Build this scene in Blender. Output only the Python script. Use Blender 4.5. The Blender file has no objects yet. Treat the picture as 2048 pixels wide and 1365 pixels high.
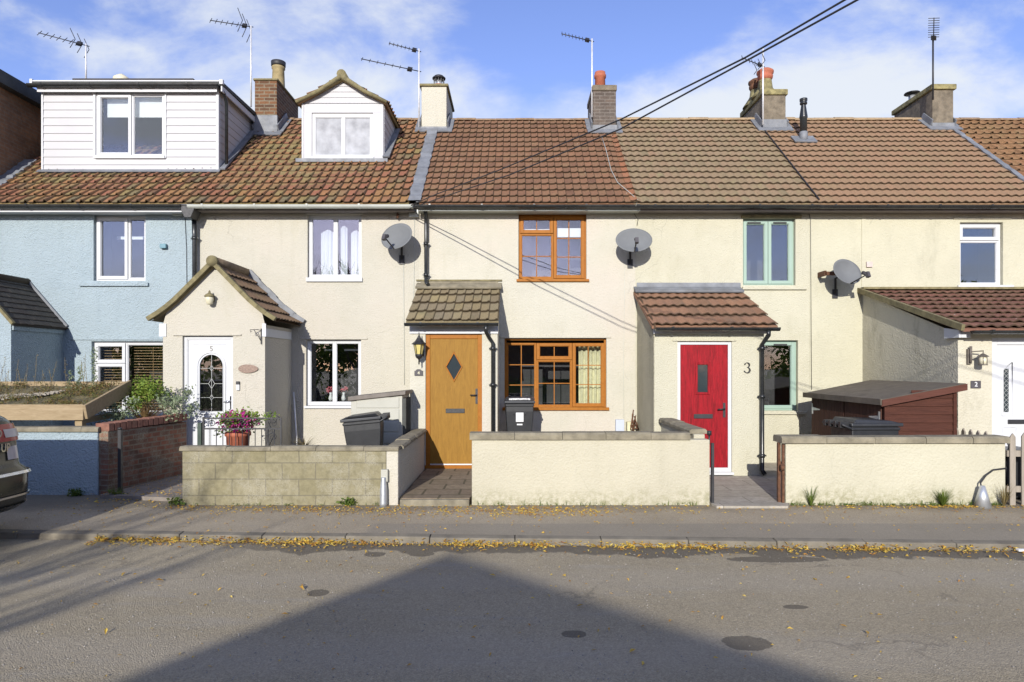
import bpy, math, random
from mathutils import Vector, Matrix
R = math.radians
rnd = random.Random(7)
S = bpy.context.scene
COL = S.collection
F, CX, HY, CH = 1365.0, 1030.0, 735.0, 1.9      # focal length in photo pixels, vanishing point, camera height
def X(px, y): return (px - CX) / F * y
def Z(py, y): return CH + (HY - py) / F * y
WY = 12.8                                        # the plane of the terrace front walls
def wx(px): return X(px, WY)
def wz(py): return Z(py, WY)

# ------------------------------------------------------------------ mesh builder
class MB:
    def __init__(s): s.v = []; s.f = []; s.uv = None; s.sm = []
    def _f(s, *idx): s.f.append(tuple(idx))
    def quad(s, a, b, c, d):
        n = len(s.v); s.v += [tuple(a), tuple(b), tuple(c), tuple(d)]; s._f(n, n+1, n+2, n+3)
    def poly(s, pts):
        n = len(s.v); s.v += [tuple(p) for p in pts]; s._f(*range(n, n+len(pts)))
    def box(s, x0, x1, y0, y1, z0, z1):
        n = len(s.v)
        s.v += [(x0,y0,z0),(x1,y0,z0),(x1,y1,z0),(x0,y1,z0),(x0,y0,z1),(x1,y0,z1),(x1,y1,z1),(x0,y1,z1)]
        for q in ((0,3,2,1),(4,5,6,7),(0,1,5,4),(1,2,6,5),(2,3,7,6),(3,0,4,7)): s._f(*[n+i for i in q])
        return s
    def obox(s, c, u, v, w, a, b, d):            # oriented box: centre, three unit axes, half sizes
        n = len(s.v); c = Vector(c); u = Vector(u)*a; v = Vector(v)*b; w = Vector(w)*d
        for k in ((-1,-1,-1),(1,-1,-1),(1,1,-1),(-1,1,-1),(-1,-1,1),(1,-1,1),(1,1,1),(-1,1,1)):
            s.v.append(tuple(c + u*k[0] + v*k[1] + w*k[2]))
        for q in ((0,3,2,1),(4,5,6,7),(0,1,5,4),(1,2,6,5),(2,3,7,6),(3,0,4,7)): s._f(*[n+i for i in q])
        return s
    def bar(s, a, b, w, h, up=(0,0,1)):          # rectangular bar from a to b
        a = Vector(a); b = Vector(b); u = (b-a); L = u.length; u.normalize()
        v = Vector(up).cross(u)
        if v.length < 1e-4: v = Vector((1,0,0)).cross(u)
        v.normalize(); ww = u.cross(v)
        return s.obox((a+b)/2, u, v, ww, L/2, w/2, h/2)
    def prism(s, pts, d):                        # polygon (list of 3d points) pushed along d
        n = len(s.v); m = len(pts); d = Vector(d)
        s.v += [tuple(p) for p in pts] + [tuple(Vector(p)+d) for p in pts]
        s._f(*range(n, n+m)); s._f(*range(n+2*m-1, n+m-1, -1))
        for i in range(m):
            j = (i+1) % m; s._f(n+j, n+i, n+m+i, n+m+j)
        return s
    def tube(s, path, r, n=8, cap=True):
        path = [Vector(p) for p in path]; base = len(s.v); k = len(path)
        rr = r if isinstance(r, (list, tuple)) else [r]*k
        ref = None
        for i, p in enumerate(path):
            t = (path[min(i+1,k-1)] - path[max(i-1,0)])
            if t.length < 1e-9: t = Vector((0,0,1))
            t.normalize()
            if ref is None:
                ref = Vector((0,0,1)) if abs(t.z) < .9 else Vector((1,0,0))
            u = t.cross(ref)
            if u.length < 1e-4: u = t.cross(Vector((0,1,0)))
            u.normalize(); w = u.cross(t); ref = w
            for j in range(n):
                a = 2*math.pi*j/n
                s.v.append(tuple(p + (u*math.cos(a) + w*math.sin(a))*rr[i]))
        for i in range(k-1):
            for j in range(n):
                j2 = (j+1) % n
                s.sm.append(len(s.f)); s._f(base+i*n+j, base+(i+1)*n+j, base+(i+1)*n+j2, base+i*n+j2)
        if cap:
            s._f(*[base+j for j in range(n)]); s._f(*[base+(k-1)*n+j for j in range(n-1,-1,-1)])
        return s
    def lathe(s, prof, c=(0,0,0), n=20, axis='z', smooth=True):   # prof: list of (radius, height)
        base = len(s.v); c = Vector(c)
        for r, h in prof:
            for j in range(n):
                a = 2*math.pi*j/n; q = (r*math.cos(a), r*math.sin(a), h)
                if axis == 'y': q = (q[0], h, q[1])
                if axis == 'x': q = (h, q[0], q[1])
                s.v.append(tuple(c + Vector(q)))
        for i in range(len(prof)-1):
            for j in range(n):
                j2 = (j+1) % n
                if smooth: s.sm.append(len(s.f))
                s._f(base+i*n+j, base+i*n+j2, base+(i+1)*n+j2, base+(i+1)*n+j)
        if prof[0][0] > 1e-4: s._f(*[base+j for j in range(n-1,-1,-1)])
        if prof[-1][0] > 1e-4: s._f(*[base+(len(prof)-1)*n+j for j in range(n)])
        return s
    def ring(s, x0, x1, z0, z1, y0, y1, w):      # rectangular frame lying in the facade plane
        s.box(x0, x0+w, y0, y1, z0, z1); s.box(x1-w, x1, y0, y1, z0, z1)
        s.box(x0+w, x1-w, y0, y1, z0, z0+w); s.box(x0+w, x1-w, y0, y1, z1-w, z1)
        return s
    def panel(s, x0, x1, z0, z1, y, holes=(), depth=.12):     # wall face towards -y with openings and reveals
        xs = sorted({x0, x1, *[h[0] for h in holes], *[h[1] for h in holes]})
        zs = sorted({z0, z1, *[h[2] for h in holes], *[h[3] for h in holes]})
        xs = [a for a in xs if x0 <= a <= x1]; zs = [a for a in zs if z0 <= a <= z1]
        for i in range(len(xs)-1):
            for j in range(len(zs)-1):
                mx, mz = (xs[i]+xs[i+1])/2, (zs[j]+zs[j+1])/2
                if any(h[0] < mx < h[1] and h[2] < mz < h[3] for h in holes): continue
                s.quad((xs[i],y,zs[j]),(xs[i+1],y,zs[j]),(xs[i+1],y,zs[j+1]),(xs[i],y,zs[j+1]))
        for a, b, c, d in holes:
            s.quad((a,y,c),(a,y,d),(a,y+depth,d),(a,y+depth,c)); s.quad((b,y,d),(b,y,c),(b,y+depth,c),(b,y+depth,d))
            s.quad((a,y,d),(b,y,d),(b,y+depth,d),(a,y+depth,d)); s.quad((b,y,c),(a,y,c),(a,y+depth,c),(b,y+depth,c))
        return s
    def extrude_x(s, prof, x0, x1):              # prof: closed list of (y, z)
        return s.prism([(x0, a, b) for a, b in prof], (x1-x0, 0, 0))
    def build(s, name, mat, parent=None, smooth=None, bevel=0):
        org = ORG.get(parent.name, Vector((0,0,0))) if parent else Vector((0,0,0))
        if parent is None and s.v:
            xs = [p[0] for p in s.v]; ys = [p[1] for p in s.v]; zs = [p[2] for p in s.v]
            org = Vector(((min(xs)+max(xs))/2, (min(ys)+max(ys))/2, min(zs)))
        me = bpy.data.meshes.new(name)
        me.from_pydata([(a-org.x, b-org.y, c-org.z) for a, b, c in s.v], [], s.f)
        if s.uv is not None:
            l = me.uv_layers.new(name='UVMap')
            for poly in me.polygons:
                for li, vi in zip(poly.loop_indices, poly.vertices):
                    l.data[li].uv = s.uv[vi] if vi < len(s.uv) else (0.5, 0.5)
        if smooth is None:
            for i in s.sm:
                if i < len(me.polygons): me.polygons[i].use_smooth = True
        elif smooth:
            for p in me.polygons: p.use_smooth = True
        me.materials.append(mat); me.update()
        o = bpy.data.objects.new(name, me); COL.objects.link(o)
        if parent is not None: o.parent = parent
        else: o.location = org
        ORG[o.name] = org
        if bevel:
            b = o.modifiers.new('bevel', 'BEVEL'); b.width = bevel; b.segments = 2; b.limit_method = 'ANGLE'
        return o
ORG = {}
def thing(name, label, cat, loc=(0,0,0), group=None):
    o = bpy.data.objects.new(name, None); COL.objects.link(o); o.location = loc
    o.empty_display_size = .2
    o['label'] = label; o['category'] = cat
    if group: o['group'] = group
    ORG[o.name] = Vector(loc)
    return o
def tag(o, label, cat, group=None):
    o['label'] = label; o['category'] = cat
    if group: o['group'] = group
    return o
def struct(o): o['kind'] = 'structure'; return o
def stuff(o, label, cat): o['kind'] = 'stuff'; o['label'] = label; o['category'] = cat; return o
def dup(root, loc, rot=None, label=None):        # copy of a thing with copies of its parts and sub-parts
    r = root.copy(); COL.objects.link(r); r.location = loc
    if rot is not None: r.rotation_euler = rot
    if label: r['label'] = label
    for ch in list(root.children):
        c = ch.copy(); COL.objects.link(c); c.parent = r
        for g in list(ch.children):
            d = g.copy(); COL.objects.link(d); d.parent = c
    return r

# ------------------------------------------------------------------ materials
class NT:
    def __init__(s, name):
        s.m = bpy.data.materials.new(name); s.m.use_nodes = True; s.t = s.m.node_tree
        s.b = s.t.nodes['Principled BSDF']; s.out = s.t.nodes['Material Output']
        s.pos = s.n('ShaderNodeNewGeometry').outputs['Position']
    def n(s, kind, **kw):
        n = s.t.nodes.new(kind)
        for k, v in kw.items():
            if k in n.inputs.keys(): s.set(n.inputs[k], v)
            else: setattr(n, k, v)
        return n
    def set(s, sock, v):
        if hasattr(v, 'is_output') or isinstance(v, bpy.types.NodeSocket): s.t.links.new(v, sock)
        else: sock.default_value = v
    def noise(s, scale, detail=4, rough=.55, vec=None, dist=0):
        n = s.n('ShaderNodeTexNoise'); n.inputs['Scale'].default_value = scale; n.inputs['Detail'].default_value = detail
        n.inputs['Roughness'].default_value = rough; n.inputs['Distortion'].default_value = dist
        s.t.links.new(vec or s.pos, n.inputs['Vector']); return n.outputs['Fac']
    def ramp(s, fac, stops, interp='LINEAR'):
        n = s.n('ShaderNodeValToRGB'); s.t.links.new(fac, n.inputs[0]); r = n.color_ramp; r.interpolation = interp
        while len(r.elements) < len(stops): r.elements.new(.5)
        for e, (p, c) in zip(r.elements, stops):
            e.position = p; e.color = (*c, 1) if isinstance(c, (tuple, list)) else (c, c, c, 1)
        return n.outputs[0]
    def mix(s, fac, a, b, mode='MIX'):
        n = s.n('ShaderNodeMix'); n.data_type = 'RGBA'; n.blend_type = mode
        for sock, v in ((n.inputs[0], fac), (n.inputs[6], a), (n.inputs[7], b)):
            if isinstance(v, bpy.types.NodeSocket): s.t.links.new(v, sock)
            else: sock.default_value = (*v, 1) if isinstance(v, (tuple, list)) else v
        return n.outputs[2]
    def math(s, op, a, b=0, c=None):
        n = s.n('ShaderNodeMath'); n.operation = op
        for i, v in enumerate((a, b) if c is None else (a, b, c)):
            if isinstance(v, bpy.types.NodeSocket): s.t.links.new(v, n.inputs[i])
            else: n.inputs[i].default_value = v
        return n.outputs[0]
    def sep(s, v):
        n = s.n('ShaderNodeSeparateXYZ'); s.t.links.new(v, n.inputs[0]); return n.outputs
    def comb(s, x=0, y=0, z=0):
        n = s.n('ShaderNodeCombineXYZ')
        for i, v in enumerate((x, y, z)):
            if isinstance(v, bpy.types.NodeSocket): s.t.links.new(v, n.inputs[i])
            else: n.inputs[i].default_value = v
        return n.outputs[0]
    def scale(s, v, k):
        n = s.n('ShaderNodeVectorMath'); n.operation = 'MULTIPLY'; s.t.links.new(v, n.inputs[0]); n.inputs[1].default_value = k
        return n.outputs[0]
    def smooth(s, v, a, b, lo=0, hi=1):
        n = s.n('ShaderNodeMapRange'); n.interpolation_type = 'SMOOTHSTEP'; s.t.links.new(v, n.inputs[0])
        n.inputs[1].default_value = a; n.inputs[2].default_value = b; n.inputs[3].default_value = lo; n.inputs[4].default_value = hi
        return n.outputs[0]
    def bump(s, h, strength=.5, dist=.01, prev=None):
        n = s.n('ShaderNodeBump'); n.inputs['Strength'].default_value = strength; n.inputs['Distance'].default_value = dist
        s.t.links.new(h, n.inputs['Height'])
        if prev is not None: s.t.links.new(prev, n.inputs['Normal'])
        return n.outputs[0]
    def done(s, col=None, rough=.8, nor=None, spec=.5, metal=0):
        if col is not None:
            if isinstance(col, bpy.types.NodeSocket): s.t.links.new(col, s.b.inputs['Base Color'])
            else: s.b.inputs['Base Color'].default_value = (*col, 1)
        if isinstance(rough, bpy.types.NodeSocket): s.t.links.new(rough, s.b.inputs['Roughness'])
        else: s.b.inputs['Roughness'].default_value = rough
        if nor is not None: s.t.links.new(nor, s.b.inputs['Normal'])
        s.b.inputs['Specular IOR Level'].default_value = spec; s.b.inputs['Metallic'].default_value = metal
        return s.m

def m_plain(name, c, rough=.5, var=.12, scale=6, metal=0, bump=0, bscale=60, spec=.5, dirt=0):
    t = NT(name); a = tuple(k*(1-var) for k in c); b = tuple(min(1, k*(1+var)) for k in c)
    col = t.ramp(t.noise(scale, 5), [(.3, a), (.7, b)])
    if dirt:
        col = t.mix(t.smooth(t.noise(scale*.6, 8, .7), .5, .75, 0, dirt), col, (.09, .08, .05))
    nor = t.bump(t.noise(bscale, 3), bump, .005) if bump else None
    rr = t.ramp(t.noise(scale*2.3, 4), [(.3, max(0, rough-.07)), (.7, min(1, rough+.1))])
    return t.done(col, rr, nor, spec, metal)

def m_render(name, c, grain=48, strength=.6, var=.06, stain=(.35,.33,.22), stain_amt=.25, base_z=None, warm=None, crack=.25):
    """painted roughcast: granular bump, faint mottling, grime with a shape of its own"""
    t = NT(name)
    big = t.noise(.9, 6, .6); mid = t.noise(7, 5)
    col = t.ramp(big, [(.3, tuple(k*(1-var) for k in c)), (.72, tuple(min(.9, k*(1+var)) for k in c))])
    if warm: col = t.mix(t.smooth(t.noise(.45, 3), .42, .62), col, warm)
    col = t.mix(t.smooth(mid, .45, .8, 0, .22), col, tuple(k*.86 for k in c))
    grime = t.smooth(t.noise(1.7, 9, .68, vec=t.scale(t.pos, (1.3, 1.3, .55))), .52, .74, 0, stain_amt)
    col = t.mix(grime, col, stain)
    streak = t.smooth(t.noise(1.0, 7, .65, vec=t.scale(t.pos, (5.5, 5.5, .42))), .55, .75, 0, .20)
    col = t.mix(streak, col, tuple(a*.5+b*.3 for a, b in zip(c, stain)))
    ve = t.n('ShaderNodeTexVoronoi'); ve.feature = 'DISTANCE_TO_EDGE'; ve.inputs['Scale'].default_value = .75
    wv = t.n('ShaderNodeVectorMath'); wv.operation = 'MULTIPLY_ADD'; nz = t.n('ShaderNodeTexNoise'); nz.inputs['Scale'].default_value = 3.5; nz.inputs['Detail'].default_value = 6
    t.t.links.new(t.pos, nz.inputs['Vector']); t.t.links.new(nz.outputs['Color'], wv.inputs[0]); wv.inputs[1].default_value = (.35,.35,.35); t.t.links.new(t.pos, wv.inputs[2]); t.t.links.new(wv.outputs[0], ve.inputs['Vector'])
    ck = t.math('MULTIPLY', t.smooth(ve.outputs['Distance'], .0015, .006, 1, 0), t.smooth(t.noise(.8, 3), .52, .6, 0, crack))
    col = t.mix(ck, col, tuple(a*.35 for a in c))
    if base_z is not None:
        z = t.sep(t.pos)[2]
        zz = t.math('ADD', z, t.math('MULTIPLY', t.noise(2.6, 8, .7), .55))
        low = t.smooth(zz, base_z+.12, base_z+.58, 1, 0)
        speck = t.smooth(t.noise(14, 8, .75), .38, .62)
        col = t.mix(t.math('MULTIPLY', low, t.math('MULTIPLY', speck, .85)), col, (.20, .19, .09))
    n1 = t.noise(grain, 3, .6); vor = t.n('ShaderNodeTexVoronoi'); vor.inputs['Scale'].default_value = grain*1.25
    t.t.links.new(t.pos, vor.inputs['Vector'])
    fine = t.math('ADD', n1, t.math('MULTIPLY', vor.outputs['Distance'], .6))
    nor = t.bump(fine, strength, .022)
    nor = t.bump(t.noise(2.2, 3), .5, .03, nor)
    return t.done(col, .9, nor, .25)

def flatmap(t): return t.pos
def boxmap(t):                                   # (x+y, z): runs along either axis-aligned wall face
    x, y, z = t.sep(t.pos); return t.comb(t.math('ADD', x, y), z, 0)
def m_brick(name, c1, c2, mortar, bw=.225, bh=.075, mort=.012, stain=None, stain_amt=.5, strength=.8, flat=False):
    t = NT(name); vec = flatmap(t) if flat else boxmap(t)
    wob = t.n('ShaderNodeVectorMath'); wob.operation = 'MULTIPLY_ADD'
    nz = t.n('ShaderNodeTexNoise'); nz.inputs['Scale'].default_value = 9; t.t.links.new(vec, nz.inputs['Vector'])
    t.t.links.new(nz.outputs['Color'], wob.inputs[0]); wob.inputs[1].default_value = (.02, .012, 0); t.t.links.new(vec, wob.inputs[2])
    b = t.n('ShaderNodeTexBrick'); t.t.links.new(wob.outputs[0], b.inputs['Vector'])
    for k, v in (('Scale', 1), ('Mortar Size', mort), ('Mortar Smooth', .25), ('Bias', 0), ('Brick Width', bw), ('Row Height', bh)):
        b.inputs[k].default_value = v
    b.inputs['Color1'].default_value = (*c1, 1); b.inputs['Color2'].default_value = (*c2, 1); b.inputs['Mortar'].default_value = (*mortar, 1)
    col = t.mix(t.smooth(t.noise(12, 6, .7), .35, .7, 0, .5), b.outputs['Color'], tuple(k*.5 for k in c1))
    if stain:
        fine = t.smooth(t.noise(55, 5, .7), .38, .58)
        col = t.mix(t.math('MULTIPLY', t.smooth(t.noise(2.4, 9, .72), .46, .64, 0, stain_amt), fine), col, stain)
        col = t.mix(t.smooth(t.noise(5.5, 8, .7), .55, .72, 0, .45), col, tuple(k*.6 for k in c2))
    nor = t.bump(b.outputs['Fac'], -strength, .012)
    nor = t.bump(t.noise(70, 4, .7), .6, .006, nor)
    return t.done(col, .92, nor, .2)

def m_tile(name, cols, lichen=(.30,.27,.12), lichen_amt=.35, speck=.25, grain=.6, joint=0):
    """roof tile: every tile draws its own clay colour from its UV cell; lichen and bird specks over it"""
    t = NT(name); uv = t.n('ShaderNodeUVMap'); u, v, _ = t.sep(uv.outputs[0])
    cell = t.comb(t.math('FLOOR', u), t.math('FLOOR', v), 0)
    wn = t.n('ShaderNodeTexWhiteNoise'); wn.noise_dimensions = '2D'; t.t.links.new(cell, wn.inputs['Vector'])
    k = len(cols); col = t.ramp(wn.outputs['Value'], [(i/(k-1), c) for i, c in enumerate(cols)])
    col = t.mix(t.smooth(t.noise(1.1, 5), .4, .65, 0, .45), col, cols[k//2])
    col = t.mix(t.smooth(t.noise(28, 6, .7), .4, .75, 0, .5), col, tuple(q*.55 for q in cols[0]))
    col = t.mix(t.smooth(t.noise(3.3, 9, .75), .5, .72, 0, lichen_amt), col, lichen)
    col = t.mix(t.smooth(t.noise(17, 2, .5), .73, .77, 0, speck), col, (.55, .52, .42))
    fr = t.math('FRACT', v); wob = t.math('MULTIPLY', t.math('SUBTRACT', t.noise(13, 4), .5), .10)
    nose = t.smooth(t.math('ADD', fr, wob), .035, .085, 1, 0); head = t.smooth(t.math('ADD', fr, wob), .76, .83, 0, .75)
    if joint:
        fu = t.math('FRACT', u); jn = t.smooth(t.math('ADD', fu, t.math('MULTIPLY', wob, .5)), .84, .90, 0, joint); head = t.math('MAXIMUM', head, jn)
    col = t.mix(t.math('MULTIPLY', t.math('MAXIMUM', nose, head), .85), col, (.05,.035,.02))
    nor = t.bump(t.noise(90, 5, .7), grain, .006)
    return t.done(col, .88, nor, .25)

def m_wood(name, c1, c2, axis=(9, 9, 1), scale=3.0, rough=.55, bump=.25, dist=1.2):
    t = NT(name); v = t.scale(t.pos, axis)
    g = t.noise(scale, 6, .65, vec=v, dist=dist)
    f = t.noise(scale*6, 4, .6, vec=v)
    col = t.ramp(g, [(.32, c1), (.5, tuple((a+b)/2 for a, b in zip(c1, c2))), (.68, c2)])
    col = t.mix(t.smooth(f, .55, .7, 0, .35), col, tuple(a*.6 for a in c1))
    return t.done(col, rough, t.bump(f, bump, .004), .2)

def m_leaf(name, cols, trans=.25, scale=9):
    t = NT(name); k = len(cols)
    col = t.ramp(t.noise(scale, 3, .7), [(.28+.44*i/(k-1), c) for i, c in enumerate(cols)])
    t.done(col, .6, None, .3)
    if trans:
        tr = t.n('ShaderNodeBsdfTranslucent'); t.t.links.new(col, tr.inputs[0])
        mx = t.n('ShaderNodeMixShader'); mx.inputs[0].default_value = trans
        t.t.links.new(t.b.outputs[0], mx.inputs[1]); t.t.links.new(tr.outputs[0], mx.inputs[2]); t.t.links.new(mx.outputs[0], t.out.inputs[0])
    return t.m

def m_glass(name, refl=.03, tint=(.93,.95,.95), rough=0.0, wob=.25):
    t = NT(name)
    nor = t.bump(t.noise(1.6, 2), wob, .004)
    g = t.n('ShaderNodeBsdfGlossy'); g.inputs['Roughness'].default_value = rough; g.inputs['Color'].default_value = (.95,.96,1,1)
    t.t.links.new(nor, g.inputs['Normal'])
    tr = t.n('ShaderNodeBsdfTransparent'); tr.inputs[0].default_value = (*tint, 1)
    lw = t.n('ShaderNodeFresnel'); lw.inputs['IOR'].default_value = 1.5
    mx = t.n('ShaderNodeMixShader'); t.t.links.new(t.math('ADD', lw.outputs[0], refl), mx.inputs[0])
    t.t.links.new(tr.outputs[0], mx.inputs[1]); t.t.links.new(g.outputs[0], mx.inputs[2]); t.t.links.new(mx.outputs[0], t.out.inputs[0])
    return t.m
M = {}
CREAM = (.74, .655, .475)
M['cream5'] = m_render('cream_roughcast', (.455,.433,.36), 36, .5, warm=(.46,.428,.36))
M['cream4'] = m_render('cream_smooth_render', (.475,.455,.375), 30, .42, stain_amt=.25, warm=(.485,.445,.375))
M['cream3'] = m_render('cream_pebble_render', (.48,.46,.355), 40, .6, stain_amt=.28)
M['cream2'] = m_render('yellowed_cream_render', (.47,.45,.34), 28, .42, stain=(.25,.24,.17), stain_amt=.4)
M['dash'] = m_render('pebbledash', (.46,.43,.32), 48, 1.3, var=.18, stain=(.20,.18,.12), stain_amt=.35)
M['gardenwall'] = m_render('garden_wall_render', (.455,.425,.325), 30, .4, stain_amt=.3, base_z=.10, crack=.12)
M['blue'] = m_render('pale_blue_roughcast', (.305,.37,.40), 32, .9, var=.06, stain=(.17,.24,.28), stain_amt=.2)
M['block'] = m_brick('concrete_block_yellowed', (.235,.21,.125), (.27,.243,.155), (.165,.15,.105), .44, .215, .009, (.36,.34,.27), .6, .6)
M['brick_red'] = m_brick('old_red_brick', (.235,.095,.06), (.11,.07,.05), (.18,.16,.12), .225, .075, .011, (.22,.20,.15), .9)
M['brick_chim'] = m_brick('orange_brown_brick', (.19,.092,.045), (.085,.05,.033), (.20,.175,.125), .225, .075, .012, (.11,.09,.06), .45)
M['brick_grey'] = m_brick('sooty_brown_brick', (.13,.10,.08), (.085,.07,.06), (.17,.15,.13), .225, .075, .01, (.22,.20,.17), .3)
M['brick_dark'] = m_brick('dark_red_gable_brick', (.26,.15,.09), (.19,.11,.07), (.20,.16,.12), .225, .075, .01, (.05,.045,.04), .5)
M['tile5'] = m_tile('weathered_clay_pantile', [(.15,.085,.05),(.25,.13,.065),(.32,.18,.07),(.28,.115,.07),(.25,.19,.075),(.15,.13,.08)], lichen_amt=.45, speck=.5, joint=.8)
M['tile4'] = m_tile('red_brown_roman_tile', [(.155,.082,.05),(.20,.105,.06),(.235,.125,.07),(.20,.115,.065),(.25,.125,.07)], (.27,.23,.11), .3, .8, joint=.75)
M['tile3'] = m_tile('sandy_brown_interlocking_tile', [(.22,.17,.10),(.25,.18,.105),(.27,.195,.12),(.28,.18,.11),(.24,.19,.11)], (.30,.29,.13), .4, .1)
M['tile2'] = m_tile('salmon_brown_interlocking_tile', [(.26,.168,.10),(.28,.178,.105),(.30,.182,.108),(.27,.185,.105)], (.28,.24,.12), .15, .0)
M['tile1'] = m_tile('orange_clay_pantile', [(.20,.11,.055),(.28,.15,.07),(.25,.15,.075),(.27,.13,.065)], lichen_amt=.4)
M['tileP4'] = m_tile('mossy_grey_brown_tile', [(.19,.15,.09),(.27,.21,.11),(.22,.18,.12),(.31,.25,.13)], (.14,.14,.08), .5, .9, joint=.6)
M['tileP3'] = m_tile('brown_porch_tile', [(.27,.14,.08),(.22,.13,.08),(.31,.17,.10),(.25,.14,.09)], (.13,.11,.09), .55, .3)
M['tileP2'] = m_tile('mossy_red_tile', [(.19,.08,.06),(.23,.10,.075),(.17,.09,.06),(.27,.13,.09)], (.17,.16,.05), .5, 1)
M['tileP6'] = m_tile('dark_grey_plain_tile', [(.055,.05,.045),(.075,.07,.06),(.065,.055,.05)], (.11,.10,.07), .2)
M['moss'] = m_plain('mossy_mortar', (.175,.15,.075), .95, .35, 9, bump=.8, dirt=.4)
M['white'] = m_plain('white_upvc', (.53,.54,.55), .5, .02, 2, spec=.25)
M['whiteclad'] = m_plain('white_cladding', (.455,.455,.465), .55, .03, 1.5, dirt=.06, spec=.2)
M['oldwhite'] = m_plain('grey_white_plastic', (.42,.44,.40), .4, .08, 3, dirt=.2)
M['black'] = m_plain('black_plastic', (.018,.02,.021), .28, .3, 4, dirt=.15)
M['iron'] = m_plain('black_iron', (.02,.02,.022), .5, .3, 9, bump=.3)
M['lead'] = m_plain('grey_lead', (.165,.175,.19), .6, .25, 5, bump=.5, bscale=20, dirt=.3)
M['concrete'] = m_plain('weathered_coping_concrete', (.21,.185,.13), .95, .3, 7, bump=.9, bscale=80, dirt=.55)
M['stonedark'] = m_plain('rough_chimney_render', (.15,.125,.09), .95, .35, 8, bump=1, bscale=55, dirt=.4)
M['lichen'] = m_plain('lichened_mortar', (.20,.175,.08), .95, .5, 9, bump=1, bscale=40, dirt=.4)
M['terra'] = m_plain('terracotta', (.36,.11,.06), .75, .2, 6, bump=.2)
M['terrabuff'] = m_plain('buff_clay_pot', (.30,.24,.12), .8, .3, 8, bump=.2)
M['oak'] = m_wood('golden_oak_grain', (.21,.105,.014), (.285,.15,.022), (10,10,1.1), 2.6, .6, .1)
M['oakframe'] = m_wood('golden_oak_foil', (.27,.095,.008), (.33,.125,.013), (6,6,6), 1.5, .55, .05)
M['red'] = m_wood('red_grained_door', (.13,.001,.004), (.34,.005,.013), (11,11,.9), 3.2, .55, .8)
M['sage'] = m_plain('sage_green_upvc', (.27,.37,.31), .4, .03, 2)
M['shedwood'] = m_wood('dark_brown_shed_boards', (.045,.015,.009), (.08,.028,.017), (1,1,12), 3, .7, .5)
M['sheddoor'] = m_wood('dark_brown_shed_door', (.045,.02,.014), (.08,.036,.025), (12,12,1), 3, .7, .5)
M['fascia_red'] = m_wood('red_brown_trim', (.075,.028,.018), (.105,.04,.028), (1,10,10), 2, .6, .3)
M['felt'] = m_plain('mineral_roof_felt', (.12,.10,.075), .95, .25, 5, bump=.8, bscale=160)
M['pine'] = m_wood('pale_sawn_pine', (.25,.185,.105), (.35,.27,.165), (1,8,8), 2.5, .75, .3)
M['fencewood'] = m_wood('weathered_grey_fence', (.24,.21,.165), (.33,.29,.24), (10,10,1), 2.5, .85, .4)
M['store'] = m_plain('beige_grey_plastic', (.37,.365,.31), .5, .06, 3, dirt=.1)
M['storelid'] = m_plain('brown_grey_plastic', (.14,.12,.10), .6, .15, 5)
M['bin'] = m_plain('charcoal_plastic', (.012,.013,.015), .5, .15, 6, bump=.15, bscale=90)
M['binlid'] = m_plain('charcoal_lid_plastic', (.028,.03,.034), .4, .15, 6)
M['dish'] = m_plain('grey_dish_mesh', (.145,.152,.155), .85, .06, 5)
M['metal'] = m_plain('galvanised_metal', (.52,.54,.56), .42, .15, 7, metal=.7)
M['chrome'] = m_plain('polished_chrome', (.75,.75,.76), .15, .03, 3, metal=1)
M['alu'] = m_plain('aluminium_mast', (.62,.63,.65), .45, .12, 9, metal=.3)
M['rust'] = m_plain('rusted_steel', (.11,.05,.025), .9, .4, 20, bump=.4)
M['amber'] = m_plain('amber_lantern_glass', (.55,.46,.16), .3, .1, 8)
M['opal'] = m_plain('cream_lantern_glass', (.62,.58,.42), .3, .1, 8)
M['glass'] = m_glass('window_glass')
M['glass_up'] = m_glass('window_glass_bright', .07)
M['glass_dark'] = m_glass('door_glass', .08, (.35,.36,.33))
M['lead_line'] = m_plain('pale_lead_came', (.38,.39,.37), .5, .1, 8)
M['frost'] = m_plain('frosted_glass', (.33,.34,.36), .6, .28, 4, spec=.15)
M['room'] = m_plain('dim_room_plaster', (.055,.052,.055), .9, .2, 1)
M['blind'] = m_plain('white_roller_blind', (.74,.75,.76), .8, .03, 2)
M['woodblind'] = m_plain('brown_wood_blind', (.35,.22,.10), .6, .15, 9)
M['net'] = m_plain('white_net_curtain', (.47,.49,.51), .9, .05, 3)
M['curtain'] = m_plain('cream_curtain_cloth', (.60,.56,.36), .9, .12, 12)
M['paper'] = m_plain('white_paper', (.62,.62,.61), .7, .05, 30)
M['slate'] = m_plain('dark_slate_sign', (.06,.055,.06), .6, .2, 8, bump=.3)
M['bronze'] = m_plain('brown_carved_sign', (.24,.17,.13), .7, .35, 60, bump=.8)
M['grass'] = m_leaf('grass_blades', [(.05,.10,.015),(.12,.17,.03),(.22,.22,.06)])
M['leafgreen'] = m_leaf('shrub_leaves', [(.07,.13,.02),(.16,.24,.035),(.30,.34,.06)])
M['leafpale'] = m_leaf('pale_grey_green_leaves', [(.12,.16,.09),(.22,.27,.16),(.30,.33,.22)])
M['spike'] = m_leaf('reddish_spiky_leaves', [(.22,.12,.06),(.34,.22,.10),(.40,.32,.14)])
M['sedum'] = m_leaf('sedum_and_moss', [(.05,.045,.02),(.10,.12,.025),(.16,.08,.03),(.20,.22,.05)], .1, 14)
M['drystem'] = m_leaf('dry_stems', [(.15,.11,.05),(.26,.21,.09)], .1)
M['petunia'] = m_leaf('magenta_petals', [(.28,.008,.13),(.46,.02,.24)], .2, 20)
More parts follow.
